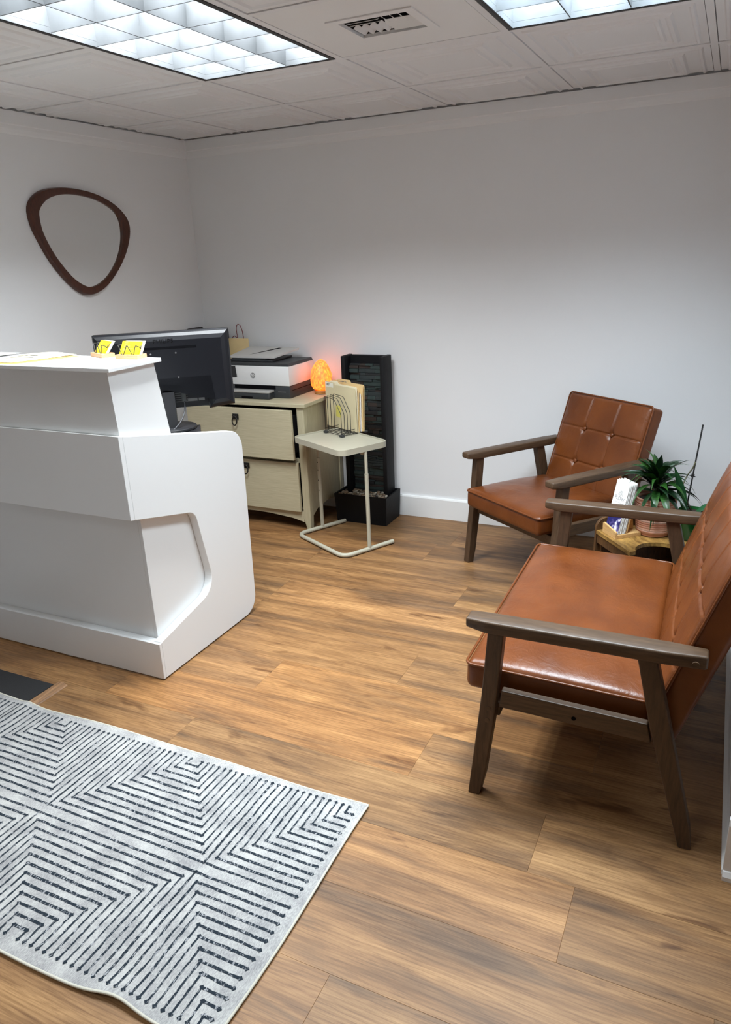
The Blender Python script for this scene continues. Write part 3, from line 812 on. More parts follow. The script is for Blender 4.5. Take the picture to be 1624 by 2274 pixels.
# ------------------------------------------------------------------ small things behind the printer
dv = thing('wall_speaker', 'small black rounded device mounted on the side wall above the monitor', 'speaker', (.0, -.127, 1.075))
obj('body', bbox(.0008, .045, -.066, .066, -.045, .038, .014, 4), M_black_matte, dv, angle=50)
obj('mount_plate', bbox(.0002, .0025, -.03, .03, -.07, -.046, .0005), M_black_matte, dv)
for yy in (-.03, .025): obj('knob', disc(B(), (.0455, yy, .0), (1, 0, 0), .009, .004, 14), M_dkgrey, dv)
q = PX(507, 745, 1, -.10)
ph = thing('upright_speaker', 'tall black rounded speaker standing on the cabinet behind the monitor', 'speaker', (q.x - .070, -.105, .7405))
obj('body', bbox(-.055, .055, -.045, .045, .004, q.z + .034 - .7405, .016, 4), mat('navy black', (0.010, 0.011, 0.022, 1), .35), ph, angle=50)
obj('foot', bbox(-.045, .045, -.038, .038, 0, .0045, .001), M_black_matte, ph)
obj('top_rim', tube(B(), [Vector((x, y, q.z + .030 - .7405)) for x, y in rrect(-.052, .052, -.042, .042, .014, 4)], .003, 6, closed=True), M_blackplastic, ph, smooth=True)
f0, f1 = PX(507, 770, 1, -.05), PX(555, 752, 1, -.05)
for k in range(3):
    bm = bbox(f0.x, f1.x + .004 * k, -.0012, .0012, .7410, f1.z + .006 * k - .008, .0006, 1)
    bm.transform(Matrix.Translation((-f0.x, 0, 0)) @ Matrix.Identity(4))
    o = obj('file_folder', bm, M_manila if k else M_cream, None); o.location = (f0.x, -.085 + k * .014, 0); o.rotation_euler = (0.02 * (k - 1), 0, 0)
    tag(o, ('cream folder standing in front of its pair behind the printer', 'manila folder standing in the middle behind the printer', 'tall manila folder against the wall behind the printer')[k], 'folder', 'folders behind the printer')
cpts = [PX(x, y, 1, -.028) for x, y in ((513, 764), (516, 750), (521, 745), (526, 750), (528, 749), (525, 735), (525, 724), (528, 719.5), (533, 722), (538, 734), (541, 749), (542, 775))]
cpts[0].y = -.028
bm = tube(B(), [a - cpts[0] for a in fillet(cpts, .012, 3)], .0022, 6)
o = obj('red_cord', bm, mat('dark red cord', S(120, 24, 30), .5), None, smooth=True); o.location = cpts[0]
tag(o, 'thin dark red cord looping up behind the printer', 'cord')

# ------------------------------------------------------------------ slate fountain
fo = thing('slate_fountain', 'tall black slate wall fountain with pebble basin standing on the floor', 'fountain', (1.166, -.145, 0))
def wobj(name, bm, m, **kw):
    bm.transform(Matrix.Translation((-1.166, .145, 0))); return obj(name, bm, m, fo, **kw)
M_fblack = mat('fountain black', (0.006, 0.006, 0.007, 1), 0.6, spec=0.22, bump=0.5, bscale=35)
bx0, bx1, by0, by1, bh, flr = 1.006, 1.325, -.234, -.040, .172, .009
bm = B()
def ring_(f, z, ins=0.0): return [bm.verts.new(p_) for p_ in ((bx0 - f + ins, by0 - f + ins, z), (bx1 + f - ins, by0 - f + ins, z), (bx1 + f - ins, by1 + .006 - ins, z), (bx0 - f + ins, by1 + .006 - ins, z))]
ra, rb, rc, rd = ring_(0, 0.0), ring_(flr, bh), ring_(flr, bh, .010), ring_(flr, bh - .035, .011)
for a, b in ((ra, rb), (rb, rc), (rc, rd)):
    for i in range(4): bm.faces.new((a[i], a[(i + 1) % 4], b[(i + 1) % 4], b[i]))
bm.faces.new(ra[::-1]); bm.faces.new(rd)
wobj('basin', bm, M_fblack)
tx0, tx1, ty0, ty1, th = 1.036, 1.303, -.150, -.040, .962
for a, b in ((tx0, tx0 + .026), (tx1 - .026, tx1)):
    wobj('side_frame', bbox(a, b, ty0, ty1, bh - .03, th, .004), M_fblack, angle=40)
wobj('back_frame', bbox(tx0 + .026, tx1 - .026, -.075, ty1, bh - .03, th - .003, .002), M_fblack)
sm_ = [mat('slate green', S(50, 64, 62), .42, bump=.6, bscale=60, var=.3, vscale=40), mat('slate dark', S(36, 38, 40), .42, bump=.6, bscale=60, var=.3, vscale=40), mat('slate rust', S(56, 46, 42), .45, bump=.6, bscale=60, var=.3, vscale=40), mat('slate grey', S(46, 54, 55), .42, bump=.6, bscale=60, var=.3, vscale=40)]
z = bh - .02; sx0, sx1 = tx0 + .027, tx1 - .027
unit = [mesh_of(bbox(0, 1, 0, 1, 0, 1, .06, 1), 'slate_stone') for _ in sm_]
for u_, m_ in zip(unit, sm_): u_.materials.append(m_)
while z < th - .052:
    hh = random.choice((.011, .014, .018, .023)); hh = min(hh, th - .047 - z); x = sx0
    while x < sx1 - .004:
        L_ = random.uniform(.035, .13)
        if sx1 - x - L_ < .03: L_ = sx1 - x
        d_ = random.uniform(.010, .024)
        link_mesh('slate_stone', random.choice((unit[0], unit[0], unit[1], unit[2], unit[3])), None, fo, (x - 1.166, -.0755 - d_ + .145, z), None, (L_ - .0012, d_, hh - .0012)); x += L_
    z += hh
pm_ = [mat('pebble %d' % i, c, .5, var=.15, vscale=40) for i, c in enumerate((S(150, 135, 115), S(120, 100, 80), S(175, 165, 150), S(95, 85, 78), S(140, 115, 90)))]
bm = B(); bmesh.ops.create_icosphere(bm, subdivisions=2, radius=1)
pme = []
for m_ in pm_:
    me = bpy.data.meshes.new('pebble'); bm.to_mesh(me); me.materials.append(m_)
    for f in me.polygons: f.use_smooth = True
    pme.append(me)
bm.free()
cnt = 0; spots = []
for _ in range(4000):
    x, y = random.uniform(bx0 + .012, bx1 - .012), random.uniform(by0 + .010, -.112)
    if tx0 - .012 < x < tx0 + .038 and y > ty0 - .012 or tx1 - .038 < x < tx1 + .012 and y > ty0 - .012: continue
    if all((x - a) ** 2 + (y - b) ** 2 > .0135 ** 2 for a, b in spots):
        spots.append((x, y))
for i, (x, y) in enumerate(spots):
    s = random.uniform(.0075, .0105)
    link_mesh('pebble', random.choice(pme), None, fo, (x - 1.166, y + .145, bh - .022 + random.uniform(.004, .016)), (random.uniform(-.4, .4), random.uniform(-.4, .4), random.uniform(0, 6)), (s * 1.25, s, s * .7))

# ------------------------------------------------------------------ small laptop table
TH = .580
lt = thing('laptop_table', 'beige metal laptop table with rimmed tray on a bent tube foot', 'side table', (1.190, -.505, 0), -.487)
tw, td = .232, .155
bm = B(); outer = rrect(-tw, tw, -td, td, .045, 8); inner = rrect(-tw + .006, tw - .006, -td + .006, td - .006, .040, 8)
n = len(outer); rr = []
for pts_, z in ((outer, TH - .030), (outer, TH), (inner, TH), (inner, TH - .008)): rr.append([bm.verts.new((a, b, z)) for a, b in pts_])
for a, b in zip(rr, rr[1:]):
    for i in range(n): bm.faces.new((a[i], a[(i + 1) % n], b[(i + 1) % n], b[i]))
bm.faces.new(rr[0][::-1]); bm.faces.new(rr[3]); obj('tray', bm, M_beige, lt, angle=40)
pw_, py = .2265, 0.004
for s in (-1, 1):
    obj('post', tube(B(), [(s * pw_, py, .012), (s * pw_, py, .43)], .0105, 14), M_beige, lt, angle=40)
    obj('inner_post', tube(B(), [(s * pw_, py, .431), (s * pw_, py, TH - .031)], .0082, 14), M_beige, lt, angle=40)
    obj('bracket', bprism(rounded([(-.0, TH - .0305, 0), (.04, TH - .0305, 0), (.028, TH - .052, .006), (.010, TH - .052, .006)], 4), py - .006, py + .006, 1, .0008), M_beige, lt, loc=(s * pw_ + (.0 if s < 0 else -.04) + (.009 if s < 0 else -.009), 0, 0))
ft = fillet([(-pw_, .165, .0135), (-pw_, -.165, .0135), (pw_, -.165, .0135), (pw_, .165, .0135)], .06, 8)
obj('tube_foot', tube(B(), ft, .0115, 14), M_beige, lt, angle=40)
for s in (-1, 1):
    for yy in (-.09, .15): obj('floor_pad', bbox(s * pw_ - .006, s * pw_ + .006, yy - .015, yy + .015, 0, .0035, .0008), M_black_matte, lt)
for zz in (.24, .30, .36, .405): obj('height_hole', disc(B(), (-pw_ + .003, py - .0098, zz), (.2, -1, 0), .0032, .0012, 10), M_black_gap, lt)

# ------------------------------------------------------------------ wire sorter with folders
RX = Vector((.89, -.456, 0)).normalized(); RY = Vector((.456, .89, 0)).normalized()
TZ = TH - .008
ang = math.atan2(RX.y, RX.x)
ws = thing('wire_sorter', 'black wire file sorter with stepped loops on the beige tray', 'file sorter', (1.040, -.386, TZ), ang)
RWd = .152
for k in range(9):
    y = .006 + k * .0205
    lp = [(0, y, .012), (0, y, .204 + .002 * k), (.095, y, .199 + .002 * k), (RWd, y, .126), (RWd, y, .012), (RWd - .012, y, .008), (.012, y, .008), (0, y, .012)]
    if k >= 4: lp = [(.0, y, .007), (.02, y, .007), (RWd - .02, y, .007), (RWd, y, .007)]
    obj('wire_loop', tube(B(), fillet(lp, .010, 4), .0017, 6), M_blackwire, ws, smooth=True)
for x_, z_ in ((0, .030), (0, .018), (0, .0065), (RWd, .030), (RWd, .018), (RWd, .0065)):
    obj('side_wire', tube(B(), [(x_, .004, z_), (x_, .172 if z_ < .01 else .094, z_)], .0015, 6), M_blackwire, ws)
for x_ in (0, RWd):
    for y_ in (.004, .160): obj('rubber_foot', bbox(x_ - .012, x_ + .012, y_ - .008, y_ + .014, 0, .013, .003), mat('foot rubber', (0.03, 0.032, 0.034, 1), .6), ws)
fold_lab = ['grey-green folder with a white tab label at the front of the wire sorter', 'cream folder just behind the labelled folder in the wire sorter', 'manila folder in the middle of the wire sorter', 'white paper sheaf between manila folders in the wire sorter', 'tall manila folder with handwritten tabs in the wire sorter', 'rearmost manila folder in the wire sorter']
for k in range(6):
    y = .104 + k * .0085 + (.004 if k > 2 else 0)
    top = .240 + (.006 if k in (1,) else 0) + (.012 if k >= 4 else 0) - (.03 if k == 3 else 0)
    x0_, x1_ = -.138, .146
    if k >= 4: x1_ = .150
    tabx = {0: (-.136, -.05), 1: (-.10, -.03), 2: (-.11, -.03), 4: (-.08, .0), 5: (-.06, .02)}.get(k)
    poly = [(x0_, 0, .0), (x1_, 0, .0), (x1_, top, .012)]
    if tabx: poly += [(tabx[1] + .008, top, .003), (tabx[1], top + .012, .003), (tabx[0], top + .012, .003), (max(x0_, tabx[0] - .008) + (0 if tabx[0] - .008 > x0_ else -.0), top, 0)]
    if not tabx or tabx[0] - .008 > x0_: poly += [(x0_, top, .008)]
    bm = B(); prism(bm, rounded(poly, 3), -.0009, .0009, 1)
    # slight outward lean of the free side
    for v in bm.verts: v.co.y += .004 * k * (v.co.z / .25) * .6
    o = obj('file_folder', bm, (M_manila2, M_cream, M_manila, M_paper, M_manila, M_manila)[k], None)
    P_ = Vector((1.052, -.392, TZ + .0105)) + RY * y; o.location = P_; o.rotation_euler = (0, 0, ang)
    tag(o, fold_lab[k], 'folder' if k != 3 else 'paper', 'folders in the wire sorter')
    if k == 0:
        obj('tab_label', box(B(), -.134, -.060, -.0013, -.001, top - .018, top + .008), M_card_w, o)
        text_obj('tab_lettering', '1887', .018, M_ink, o, frame_mtx((-.112, -.0015, top - .004), (1, 0, 0), (0, 0, 1), (0, -1, 0)), .0002)
        bm = B(); prism(bm, [(-.045, .065), (.0, .060), (.008, .125), (-.04, .132)], -.0016, -.0011, 1); obj('sticky_note', bm, mat('sticky yellow', S(226, 214, 110), .6), o)
    if k in (4, 5):
        bm = B()
        for i in range(3): box(bm, tabx[0] + .01 + i * .02, tabx[0] + .024 + i * .02, -.0012, -.001, top + .001, top + .004)
        obj('tab_writing', bm, M_ink_g, o)

# ------------------------------------------------------------------ leather chairs
def chair(name, label, loc, rz, W, ncol, nx=36, ny=36):
    t = thing(name, label, 'armchair' if ncol == 2 else 'loveseat', loc, rz)
    aw, ah, at = .062, .574, .036
    ci = W / 2 - aw - .003            # half width of cushions
    # arms
    for s in (-1, 1):
        yo, yi = s * W / 2, s * (W / 2 - aw)
        lo, hi = min(yo, yi), max(yo, yi)
        pl = rounded([(-.004, lo + .006, .006), (.05, lo, .02), (.50, lo, .03), (.592, lo + .008, .008), (.592, hi - .008, .008), (.50, hi, .03), (.05, hi, .02), (-.004, hi - .006, .006)], 4)
        bm = bprism(pl, ah - at, ah, 2, .006, 3, 40)
        for v in bm.verts:
            if v.co.z < ah - at / 2 and v.co.x < .055: v.co.z += .008 * (.055 - v.co.x) / .055
        obj('armrest', bm, M_wooddark, t, angle=40)
        cy = s * (W / 2 - aw / 2); th = .019
        obj('leg', bprism([(.004, 0), (.038, 0), (.052, .068), (.076, .258), (.099, ah - at - .0005), (.055, ah - at - .0005), (.040, .338)], cy - th, cy + th, 1, .003, 2, 15), M_wooddark_z, t)
        obj('leg', bprism([(.575, 0), (.606, 0), (.598, .064), (.481, ah - at - .0005), (.434, ah - at - .0005), (.476, .352)], cy - th, cy + th, 1, .003, 2, 15), M_wooddark_z, t)
        obj('side_rail', bprism([(.088, .308), (.484, .296), (.472, .350), (.094, .362)], cy - .012, cy + .012, 1, .003), M_wooddark, t)
        for (bx_, bz_) in ((.062, .300), (.058, .262)):
            obj('bolt_cap', disc(B(), (bx_, cy + s * th, bz_), (0, s, 0), .007, .0015, 14), M_wooddark, t)
        obj('bolt_cap', disc(B(), (.565, s * W / 2 - s * .004, ah - at / 2 - .004), (0, s, 0), .009, .005, 14), M_wooddark, t)
        obj('bolt_hole', disc(B(), (.29, cy + s * .012, .322), (0, s, 0), .006, .001, 12), M_black_gap, t)
    yin = W / 2 - aw / 2 - .019
    obj('front_rail', bbox(.062, .084, -yin - .0, yin, .258, .302, .003), M_wooddark, t)
    obj('rear_rail', bbox(.500, .522, -yin, yin, .215, .262, .003), M_wooddark, t)
    # seat
    sx0, sx1, sz0, sz1 = -.022, .475, .310, .398
    hx, hy, hz = (sx1 - sx0) / 2, ci, (sz1 - sz0) / 2
    def top(x, y):
        a, b = abs(x / hx), abs(y / hy)
        e = .026 * max(0, 1 - a ** 2.6) ** .7 * max(0, 1 - b ** 3.5) ** .7
        return e + .0012 * noise.noise(Vector((x * 26, y * 12, 3)))
    bm = cushion(hx, hy, hz, .022, max(nx, 30), ny, 2, top)
    tilt = Matrix.Translation(((sx0 + sx1) / 2, 0, (sz0 + sz1) / 2)) @ Matrix.Rotation(math.radians(1.5), 4, 'Y')
    bm.transform(tilt); seat = obj('seat_cushion', bm, M_leather, t, smooth=True)
    pip = [tilt @ Vector((x, y, hz - .006)) for x, y in rrect(-hx - .001, hx + .001, -hy - .001, hy + .001, .022, 5)]
    obj('piping', tube(B(), pip, .0042, 8, closed=True), M_leather, seat, smooth=True)
    # back
    La, Ta, an = .545, .085, math.radians(18.5)
    hx, hy, hz = La / 2, ci, Ta / 2
    rows = [-hx + La * .40, -hx + La * .70]
    cols = [-hy + 2 * hy * (i + 1) / (ncol + 1) for i in range(ncol)]
    def btop(x, y):
        a, b = abs(x / hx), abs(y / hy)
        e = .020 * max(0, 1 - a ** 3) ** .6 * max(0, 1 - b ** 4) ** .6
        if a > .96 or b > .985: return e
        fade = min(1, (1 - a) / .12) * min(1, (1 - b) * hy / .03)
        dmin = min((x - r_) ** 2 + (y - c_) ** 2 for r_ in rows for c_ in cols)
        e -= .013 * math.exp(-dmin / .017 ** 2) * fade
        ds = min(min(abs(x - r_) for r_ in rows), min(abs(y - c_) for c_ in cols))
        e -= .0060 * math.exp(-(ds / .0042) ** 2) * fade
        return e + .0012 * noise.noise(Vector((x * 18, y * 18, 9)))
    bm = cushion(hx, hy, hz, .018, 130, 130 if ncol == 2 else 220, 2, btop)
    # cushion local x -> up the back, z -> towards the sitter
    eu = Vector((math.sin(an), 0, math.cos(an))); ef = Vector((-math.cos(an), 0, math.sin(an))); el = ef.cross(eu)
    c0 = Vector((.452, 0, .285)) + eu * hx - ef * hz
    fm = frame_mtx(c0, eu, el, ef)
    bm.transform(fm); back = obj('back_cushion', bm, M_leather, t, smooth=True)
    for zz in (hz - .005,):
        pip = [fm @ Vector((x, y, zz)) for x, y in rrect(-hx - .001, hx + .001, -hy - .001, hy + .001, .018, 5)]
        obj('piping', tube(B(), pip, .0042, 8, closed=True), M_leather, back, smooth=True)
    for r_ in rows:
        for c_ in cols:
            b_ = B(); bmesh.ops.create_uvsphere(b_, u_segments=14, v_segments=8, radius=.011)
            b_.transform(fm @ Matrix.Translation((r_, c_, hz + .010)) @ Matrix.Diagonal((1, 1, .55, 1)))
            obj('button', b_, M_leather, back, smooth=True)
    return t
chair('armchair', 'brown leather armchair with button-tufted back and walnut arms against the back wall', (2.1542, -.7496, 0), .9415, .654, 2)
chair('loveseat', 'wide brown leather loveseat with walnut arms beside the right wall end', (2.4400, -1.6640, 0), .012, 1.084, 5, 40, 60)

# ------------------------------------------------------------------ side table between the chairs
STZ = .385
M_rustic = wood('rustic wood', S(92, 62, 26), S(178, 138, 74), (10, 30, 30), .45, scale=2.0)
M_rustic_d = wood('rustic wood dark', S(58, 36, 18), S(108, 74, 40), (30, 30, 5), .5)
tA, tC = PX(1325, 1177, 2, STZ), PX(1399, 1226, 2, STZ)
tex = (tC - tA).normalized(); tey = Vector((-tex.y, tex.x, 0)); tang = math.atan2(tex.y, tex.x)
TWd, TDp = (tC - tA).length, .385
st = thing('side_table', 'low rustic wood side table with curved cut-out between armchair and loveseat', 'side table', (tA.x, tA.y, 0), tang)
arc = [(TWd + .028 + .090 * math.cos(a_), .112 + .090 * math.sin(a_)) for a_ in [PI * 1.5 - .35 - (PI - .7) * k / 12 for k in range(13)]]
tp = [(0, 0), (TWd, 0)] + arc + [(TWd, .225), (TWd, TDp), (0, TDp)]
bm = B(); prism(bm, tp, STZ - .016, STZ, 2); obj('top', bm, M_rustic, st)
obj('side_panel', bprism(rounded([(0, 0, 0), (.05, 0, 0), (.06, .24, 0), (.32, .24, 0), (.335, 0, 0), (TDp, 0, 0), (TDp, STZ + .05, .03), (0, STZ + .05, .045)], 7), -.0145, -.0005, 0, .001), M_rustic_d, st)
obj('front_rail', bbox(0, TWd - .002, .004, .018, STZ - .055, STZ - .0165, .001), M_rustic_d, st)
obj('inner_panel', bbox(.0, .014, .019, TDp - .016, .05, STZ - .0165, .001), M_rustic_d, st)
obj('leg', bbox(TWd - .03, TWd - .004, .004, .030, 0, STZ - .056, .002), M_rustic_d, st)
obj('leg', bbox(TWd - .03, TWd - .004, TDp - .030, TDp - .004, 0, STZ - .0165, .002), M_rustic_d, st)
obj('back_panel', bbox(.0, TWd - .031, TDp - .014, TDp - .002, .05, STZ - .0165, .001), M_rustic_d, st)
obj('lower_shelf', bbox(.015, TWd - .04, .035, TDp - .0155, .10, .114, .001), M_rustic_d, st)

# brochure holder
hb = PX(1338, 1181, 2, STZ); hf = PX(1363, 1196, 2, STZ); hb.z = hf.z = 0
hx_ = (hf - hb).normalized(); hy_ = Vector((-hx_.y, hx_.x, 0))
hang = math.atan2(hx_.y, hx_.x)
bh = thing('brochure_holder', 'small bamboo brochure stand on the rustic side table', 'brochure holder', (hb.x, hb.y, STZ), hang)
obj('base', bbox(0, .092, 0, .118, 0, .016, .0012), M_bamboo2, bh)
obj('front_lip', bprism(rounded([(0, .0165, 0), (.092, .0165, 0), (.092, .030, .006), (.0, .046, .006)], 4), .0, .008, 1, .001), M_bamboo2, bh)
bm = bprism(rounded([(.006, 0, 0), (.086, 0, 0), (.086, .105, .012), (.006, .105, .012)], 4), 0, .006, 1, .001)
bm.transform(Matrix.Translation((0, .052, .0168)) @ Matrix.Rotation(-.20, 4, 'X')); obj('back_rest', bm, M_bamboo2, bh)
bm = bprism(rounded([(.060, .0, 0), (.112, 0, 0), (.106, .045, .016), (.072, .060, .012)], 4), .040, .048, 0, .001)
bm.transform(Matrix.Translation((0, 0, .0165))); obj('brace', bm, M_bamboo2, bh)
m_art, nt, b = new_mat('brochure artwork')
tc = nt.nodes.new('ShaderNodeTexCoord'); n1 = nt.nodes.new('ShaderNodeTexNoise'); n1.inputs['Scale'].default_value = 26; n1.inputs['Distortion'].default_value = 1.5
nt.links.new(tc.outputs['Object'], n1.inputs['Vector'])
r = nt.nodes.new('ShaderNodeValToRGB'); e = r.color_ramp.elements; e[0].position = .42; e[0].color = S(32, 32, 92); e[1].position = .62; e[1].color = S(225, 222, 232)
x_ = e.new(.52); x_.color = S(90, 82, 140)
nt.links.new(n1.outputs['Fac'], r.inputs[0]); nt.links.new(r.outputs[0], b.inputs['Base Color']); b.inputs['Roughness'].default_value = .4
Rz = Matrix.Rotation(hang, 4, 'Z')
for k in range(7):
    bm = B(); box(bm, .002, .088, -.0007, .0007, 0, .208 + .002 * (k % 2))
    bm.transform(Matrix.Rotation(-.20, 4, 'X'))
    o = obj('brochure', bm, M_paper, None)
    off = Rz @ Vector((.001 * (k % 3), .0120 + k * .0056, .0178)); o.location = bh.location + off; o.rotation_euler = (0, 0, hang)
    tag(o, 'front white folded brochure with arched logo in the bamboo stand' if k == 0 else '%s white folded brochure counting back from the front in the bamboo stand' % ('', 'second', 'third', 'fourth', 'fifth', 'sixth', 'seventh')[k], 'brochure', 'brochures in the stand')
    if k == 0:
        Rt = Matrix.Rotation(-.20, 4, 'X')
        bm = B(); box(bm, .002, .088, -.0011, -.0008, .004, .088); bm.transform(Rt); obj('artwork', bm, m_art, o)
        text_obj('lettering', 'FLOW', .022, M_ink_g, o, Rt @ frame_mtx((.045, -.0010, .138), (1, 0, 0), (0, 0, 1), (0, -1, 0)), .0001)
        bm = B()
        for i in range(5):
            L_ = .012 + .006 * i
            box(bm, .045 - L_ / 2, .045 + L_ / 2, -.00105, -.0008, .168 - i * .0042, .1692 - i * .0042)
        box(bm, .018, .072, -.00105, -.0008, .1215, .1222)
        bm.transform(Rt); obj('logo_arcs', bm, M_ink_g, o)

# potted dracaena
def leaf(L, Wd, droop, fold=.25, n=9, twist=0.0):
    bm = B(); rows = []
    for i in range(n + 1):
        s = i / n; wd = Wd * (math.sin(PI * min(1, s * .93 + .07)) ** .75) * (1 - s ** 6) * .5 + .0008
        a = droop * s * s
        cx = L * s * math.cos(a * .75); cz = L * s * math.sin(-a * .75) if droop else 0
        tw = twist * s
        row = []
        for q in (-1, -.5, 0, .5, 1):
            y = q * wd; zz = abs(q) * wd * fold + .06 * wd * math.sin(s * 14 + q * 2)
            row.append(bm.verts.new((cx, y * math.cos(tw) - zz * math.sin(tw), cz + zz * math.cos(tw) + y * math.sin(tw))))
        rows.append(row)
    for a, b in zip(rows, rows[1:]):
        for q in range(4): bm.faces.new((a[q], a[q + 1], b[q + 1], b[q]))
    bmesh.ops.solidify(bm, geom=bm.faces[:], thickness=.0005)
    return bm
def leafmat(name, c1, c2):
    m, nt, b = new_mat(name)
    tc = nt.nodes.new('ShaderNodeTexCoord'); mp = nt.nodes.new('ShaderNodeMapping'); mp.inputs['Scale'].default_value = (4, 60, 4)
    nt.links.new(tc.outputs['Object'], mp.inputs[0])
    n = nt.nodes.new('ShaderNodeTexNoise'); n.inputs['Scale'].default_value = 5; nt.links.new(mp.outputs[0], n.inputs['Vector'])
    r = nt.nodes.new('ShaderNodeValToRGB'); r.color_ramp.elements[0].color = c1; r.color_ramp.elements[1].color = c2
    r.color_ramp.elements[0].position = .35; r.color_ramp.elements[1].position = .7
    nt.links.new(n.outputs['Fac'], r.inputs[0]); nt.links.new(r.outputs[0], b.inputs['Base Color'])
    b.inputs['Roughness'].default_value = .36; b.inputs['Specular IOR Level'].default_value = .35; return m
M_leafs = [leafmat('leaf deep green', S(10, 34, 14), S(22, 58, 24)), leafmat('leaf mid green', S(16, 46, 14), S(44, 84, 28)), leafmat('leaf dark green', S(8, 26, 12), S(18, 46, 22))]
_p = PX(1449, 1196, 2, STZ); _d = Vector((_p.x - CAM[0], _p.y - CAM[1], 0)).normalized(); pc = (_p.x + _d.x * .067, _p.y + _d.y * .067)
pl = thing('potted_dracaena', 'leafy green dracaena in a striped terracotta pot on the side table', 'potted plant', (pc[0], pc[1], STZ))
m_pot, nt, b = new_mat('striped terracotta')
tc = nt.nodes.new('ShaderNodeTexCoord'); mp = nt.nodes.new('ShaderNodeMapping'); mp.inputs['Scale'].default_value = (.6, .6, 62); nt.links.new(tc.outputs['Object'], mp.inputs[0])
n1 = nt.nodes.new('ShaderNodeTexNoise'); n1.inputs['Scale'].default_value = 2.0; n1.inputs['Detail'].default_value = 2; nt.links.new(mp.outputs[0], n1.inputs['Vector'])
r = nt.nodes.new('ShaderNodeValToRGB'); e = r.color_ramp.elements; e[0].position = .40; e[0].color = S(178, 112, 84); e[1].position = .66; e[1].color = S(232, 216, 206)
x_ = e.new(.52); x_.color = S(205, 150, 124)
nt.links.new(n1.outputs['Fac'], r.inputs[0]); nt.links.new(r.outputs[0], b.inputs['Base Color']); b.inputs['Roughness'].default_value = .6
pf = [(.050, 0), (.060, .003), (.066, .02)]
z_ = .02
while z_ < .150:
    f = z_ / .15; R_ = .066 + .014 * f
    pf += [(R_, z_), (R_ + .0016, z_ + .004), (R_, z_ + .008)]; z_ += .009
pf += [(.082, .155), (.082, .160), (.076, .160), (.074, .150), (.072, .135)]
obj('pot', lathe(B(), pf, 40), m_pot, pl, angle=50)
obj('soil', lathe(B(), [(.01, .134), (.070, .136), (.0715, .140), (.02, .143)], 24), mat('soil', S(38, 28, 22), .9, bump=.8, bscale=80), pl)
obj('stem', tube(B(), [(0, 0, .140), (.002, 0, .18), (0, .002, .225)], .009, 10), mat('stem green', S(50, 66, 34), .6), pl)
for k in range(58):
    f = k / 57; a = k * 2.399 + random.uniform(-.25, .25)
    el_ = -.05 + 1.35 * f ** 1.2 + random.uniform(-.15, .15)
    L_ = random.uniform(.145, .20) * (1.0 - .30 * f)
    dv_ = (math.atan2(hb.y - pc[1], hb.x - pc[0]) - a + PI) % (2 * PI) - PI
    if abs(dv_) < .75 and el_ < .95: el_ = .95 + .3 * f
    el_ = max(el_, .06)
    bm = leaf(L_, random.uniform(.020, .030), random.uniform(.5, 1.3) * (1 - .45 * f), .35, 10, random.uniform(-1.1, 1.1))
    M_ = Matrix.Translation((0, 0, .168 + .055 * f)) @ Matrix.Rotation(a, 4, 'Z') @ Matrix.Rotation(-el_, 4, 'Y') @ Matrix.Translation((.004, 0, 0))
    bm.transform(M_)
    obj('leaf', bm, random.choice(M_leafs), pl, smooth=True)

# orchid in green pot with a black stake
ox, oy = pc[0] + .137, pc[1] - .012
orc = thing('potted_orchid', 'orchid with one strap leaf and a black stake in a glossy green pot', 'potted plant', (ox, oy, STZ))
obj('pot', lathe(B(), [(.038, 0), (.043, .004), (.050, .10), (.053, .115), (.050, .118), (.046, .105)], 30), mat('green glaze', S(34, 96, 44), .22), orc, angle=50)
obj('bark', lathe(B(), [(.01, .100), (.045, .102), (.0455, .106), (.01, .110)], 20), mat('bark mix', S(52, 38, 28), .9, bump=.8, bscale=60), orc)
M_orch = leafmat('orchid leaf green', S(22, 66, 38), S(44, 98, 58))
def place_leaf(bm, base, target, roll=0):
    d = (Vector(target) - Vector(base)); ex = d.normalized(); ey = Vector((0, 0, 1)).cross(ex); ey = ey.normalized() if ey.length > .05 else Vector((1, 0, 0)); ez = ex.cross(ey)
    bm.transform(frame_mtx(base, ex, ey, ez) @ Matrix.Rotation(roll, 4, 'X'))
bm = leaf(.225, .036, .12, .2, 12); place_leaf(bm, (-.024, -.02, .10), (-.068, -.050, .30), .5); obj('leaf', bm, M_orch, orc, smooth=True)
bm = leaf(.15, .046, .8, .2, 10); place_leaf(bm, (.0, -.01, .10), (.02, -.10, .14), 0); obj('leaf', bm, M_orch, orc, smooth=True)
bm = leaf(.13, .044, .8, .2, 10); place_leaf(bm, (.01, .0, .10), (.08, .03, .16), 0); obj('leaf', bm, M_orch, orc, smooth=True)
tip = PX(1562, 943, 1, oy + .035); low = PX(1524, 1132, 1, oy - .002)
dirv = (tip - low).normalized(); base_ = low + dirv * ((STZ + .106 - low.z) / dirv.z)
O_ = Vector((ox, oy, STZ))
obj('stake', tube(B(), [base_ - O_, tip - O_], .0030, 8), M_blackwire, orc)
mid = low + dirv * ((tip - low).length * .41)
bm = B(); disc(bm, mid - O_ - dirv * .006, dirv, .0062, .012, 10); disc(bm, mid - O_ + Vector((-.012, 0, .0)), (1, 0, -.2), .0022, .022, 8); obj('stake_clip', bm, M_blackwire, orc)
stp = [Vector((0, 0, .105)), Vector((-.04, -.01, .19)), Vector((-.045, -.012, .215)), mid - O_ + Vector((-.02, 0, .0)), mid - O_ + Vector((-.002, 0, .03)), mid - O_ + Vector((.004, 0, .055))]
obj('flower_spike', tube(B(), fillet(stp, .03, 4), .0026, 8), mat('dry spike', S(70, 66, 40), .6), orc, smooth=True)

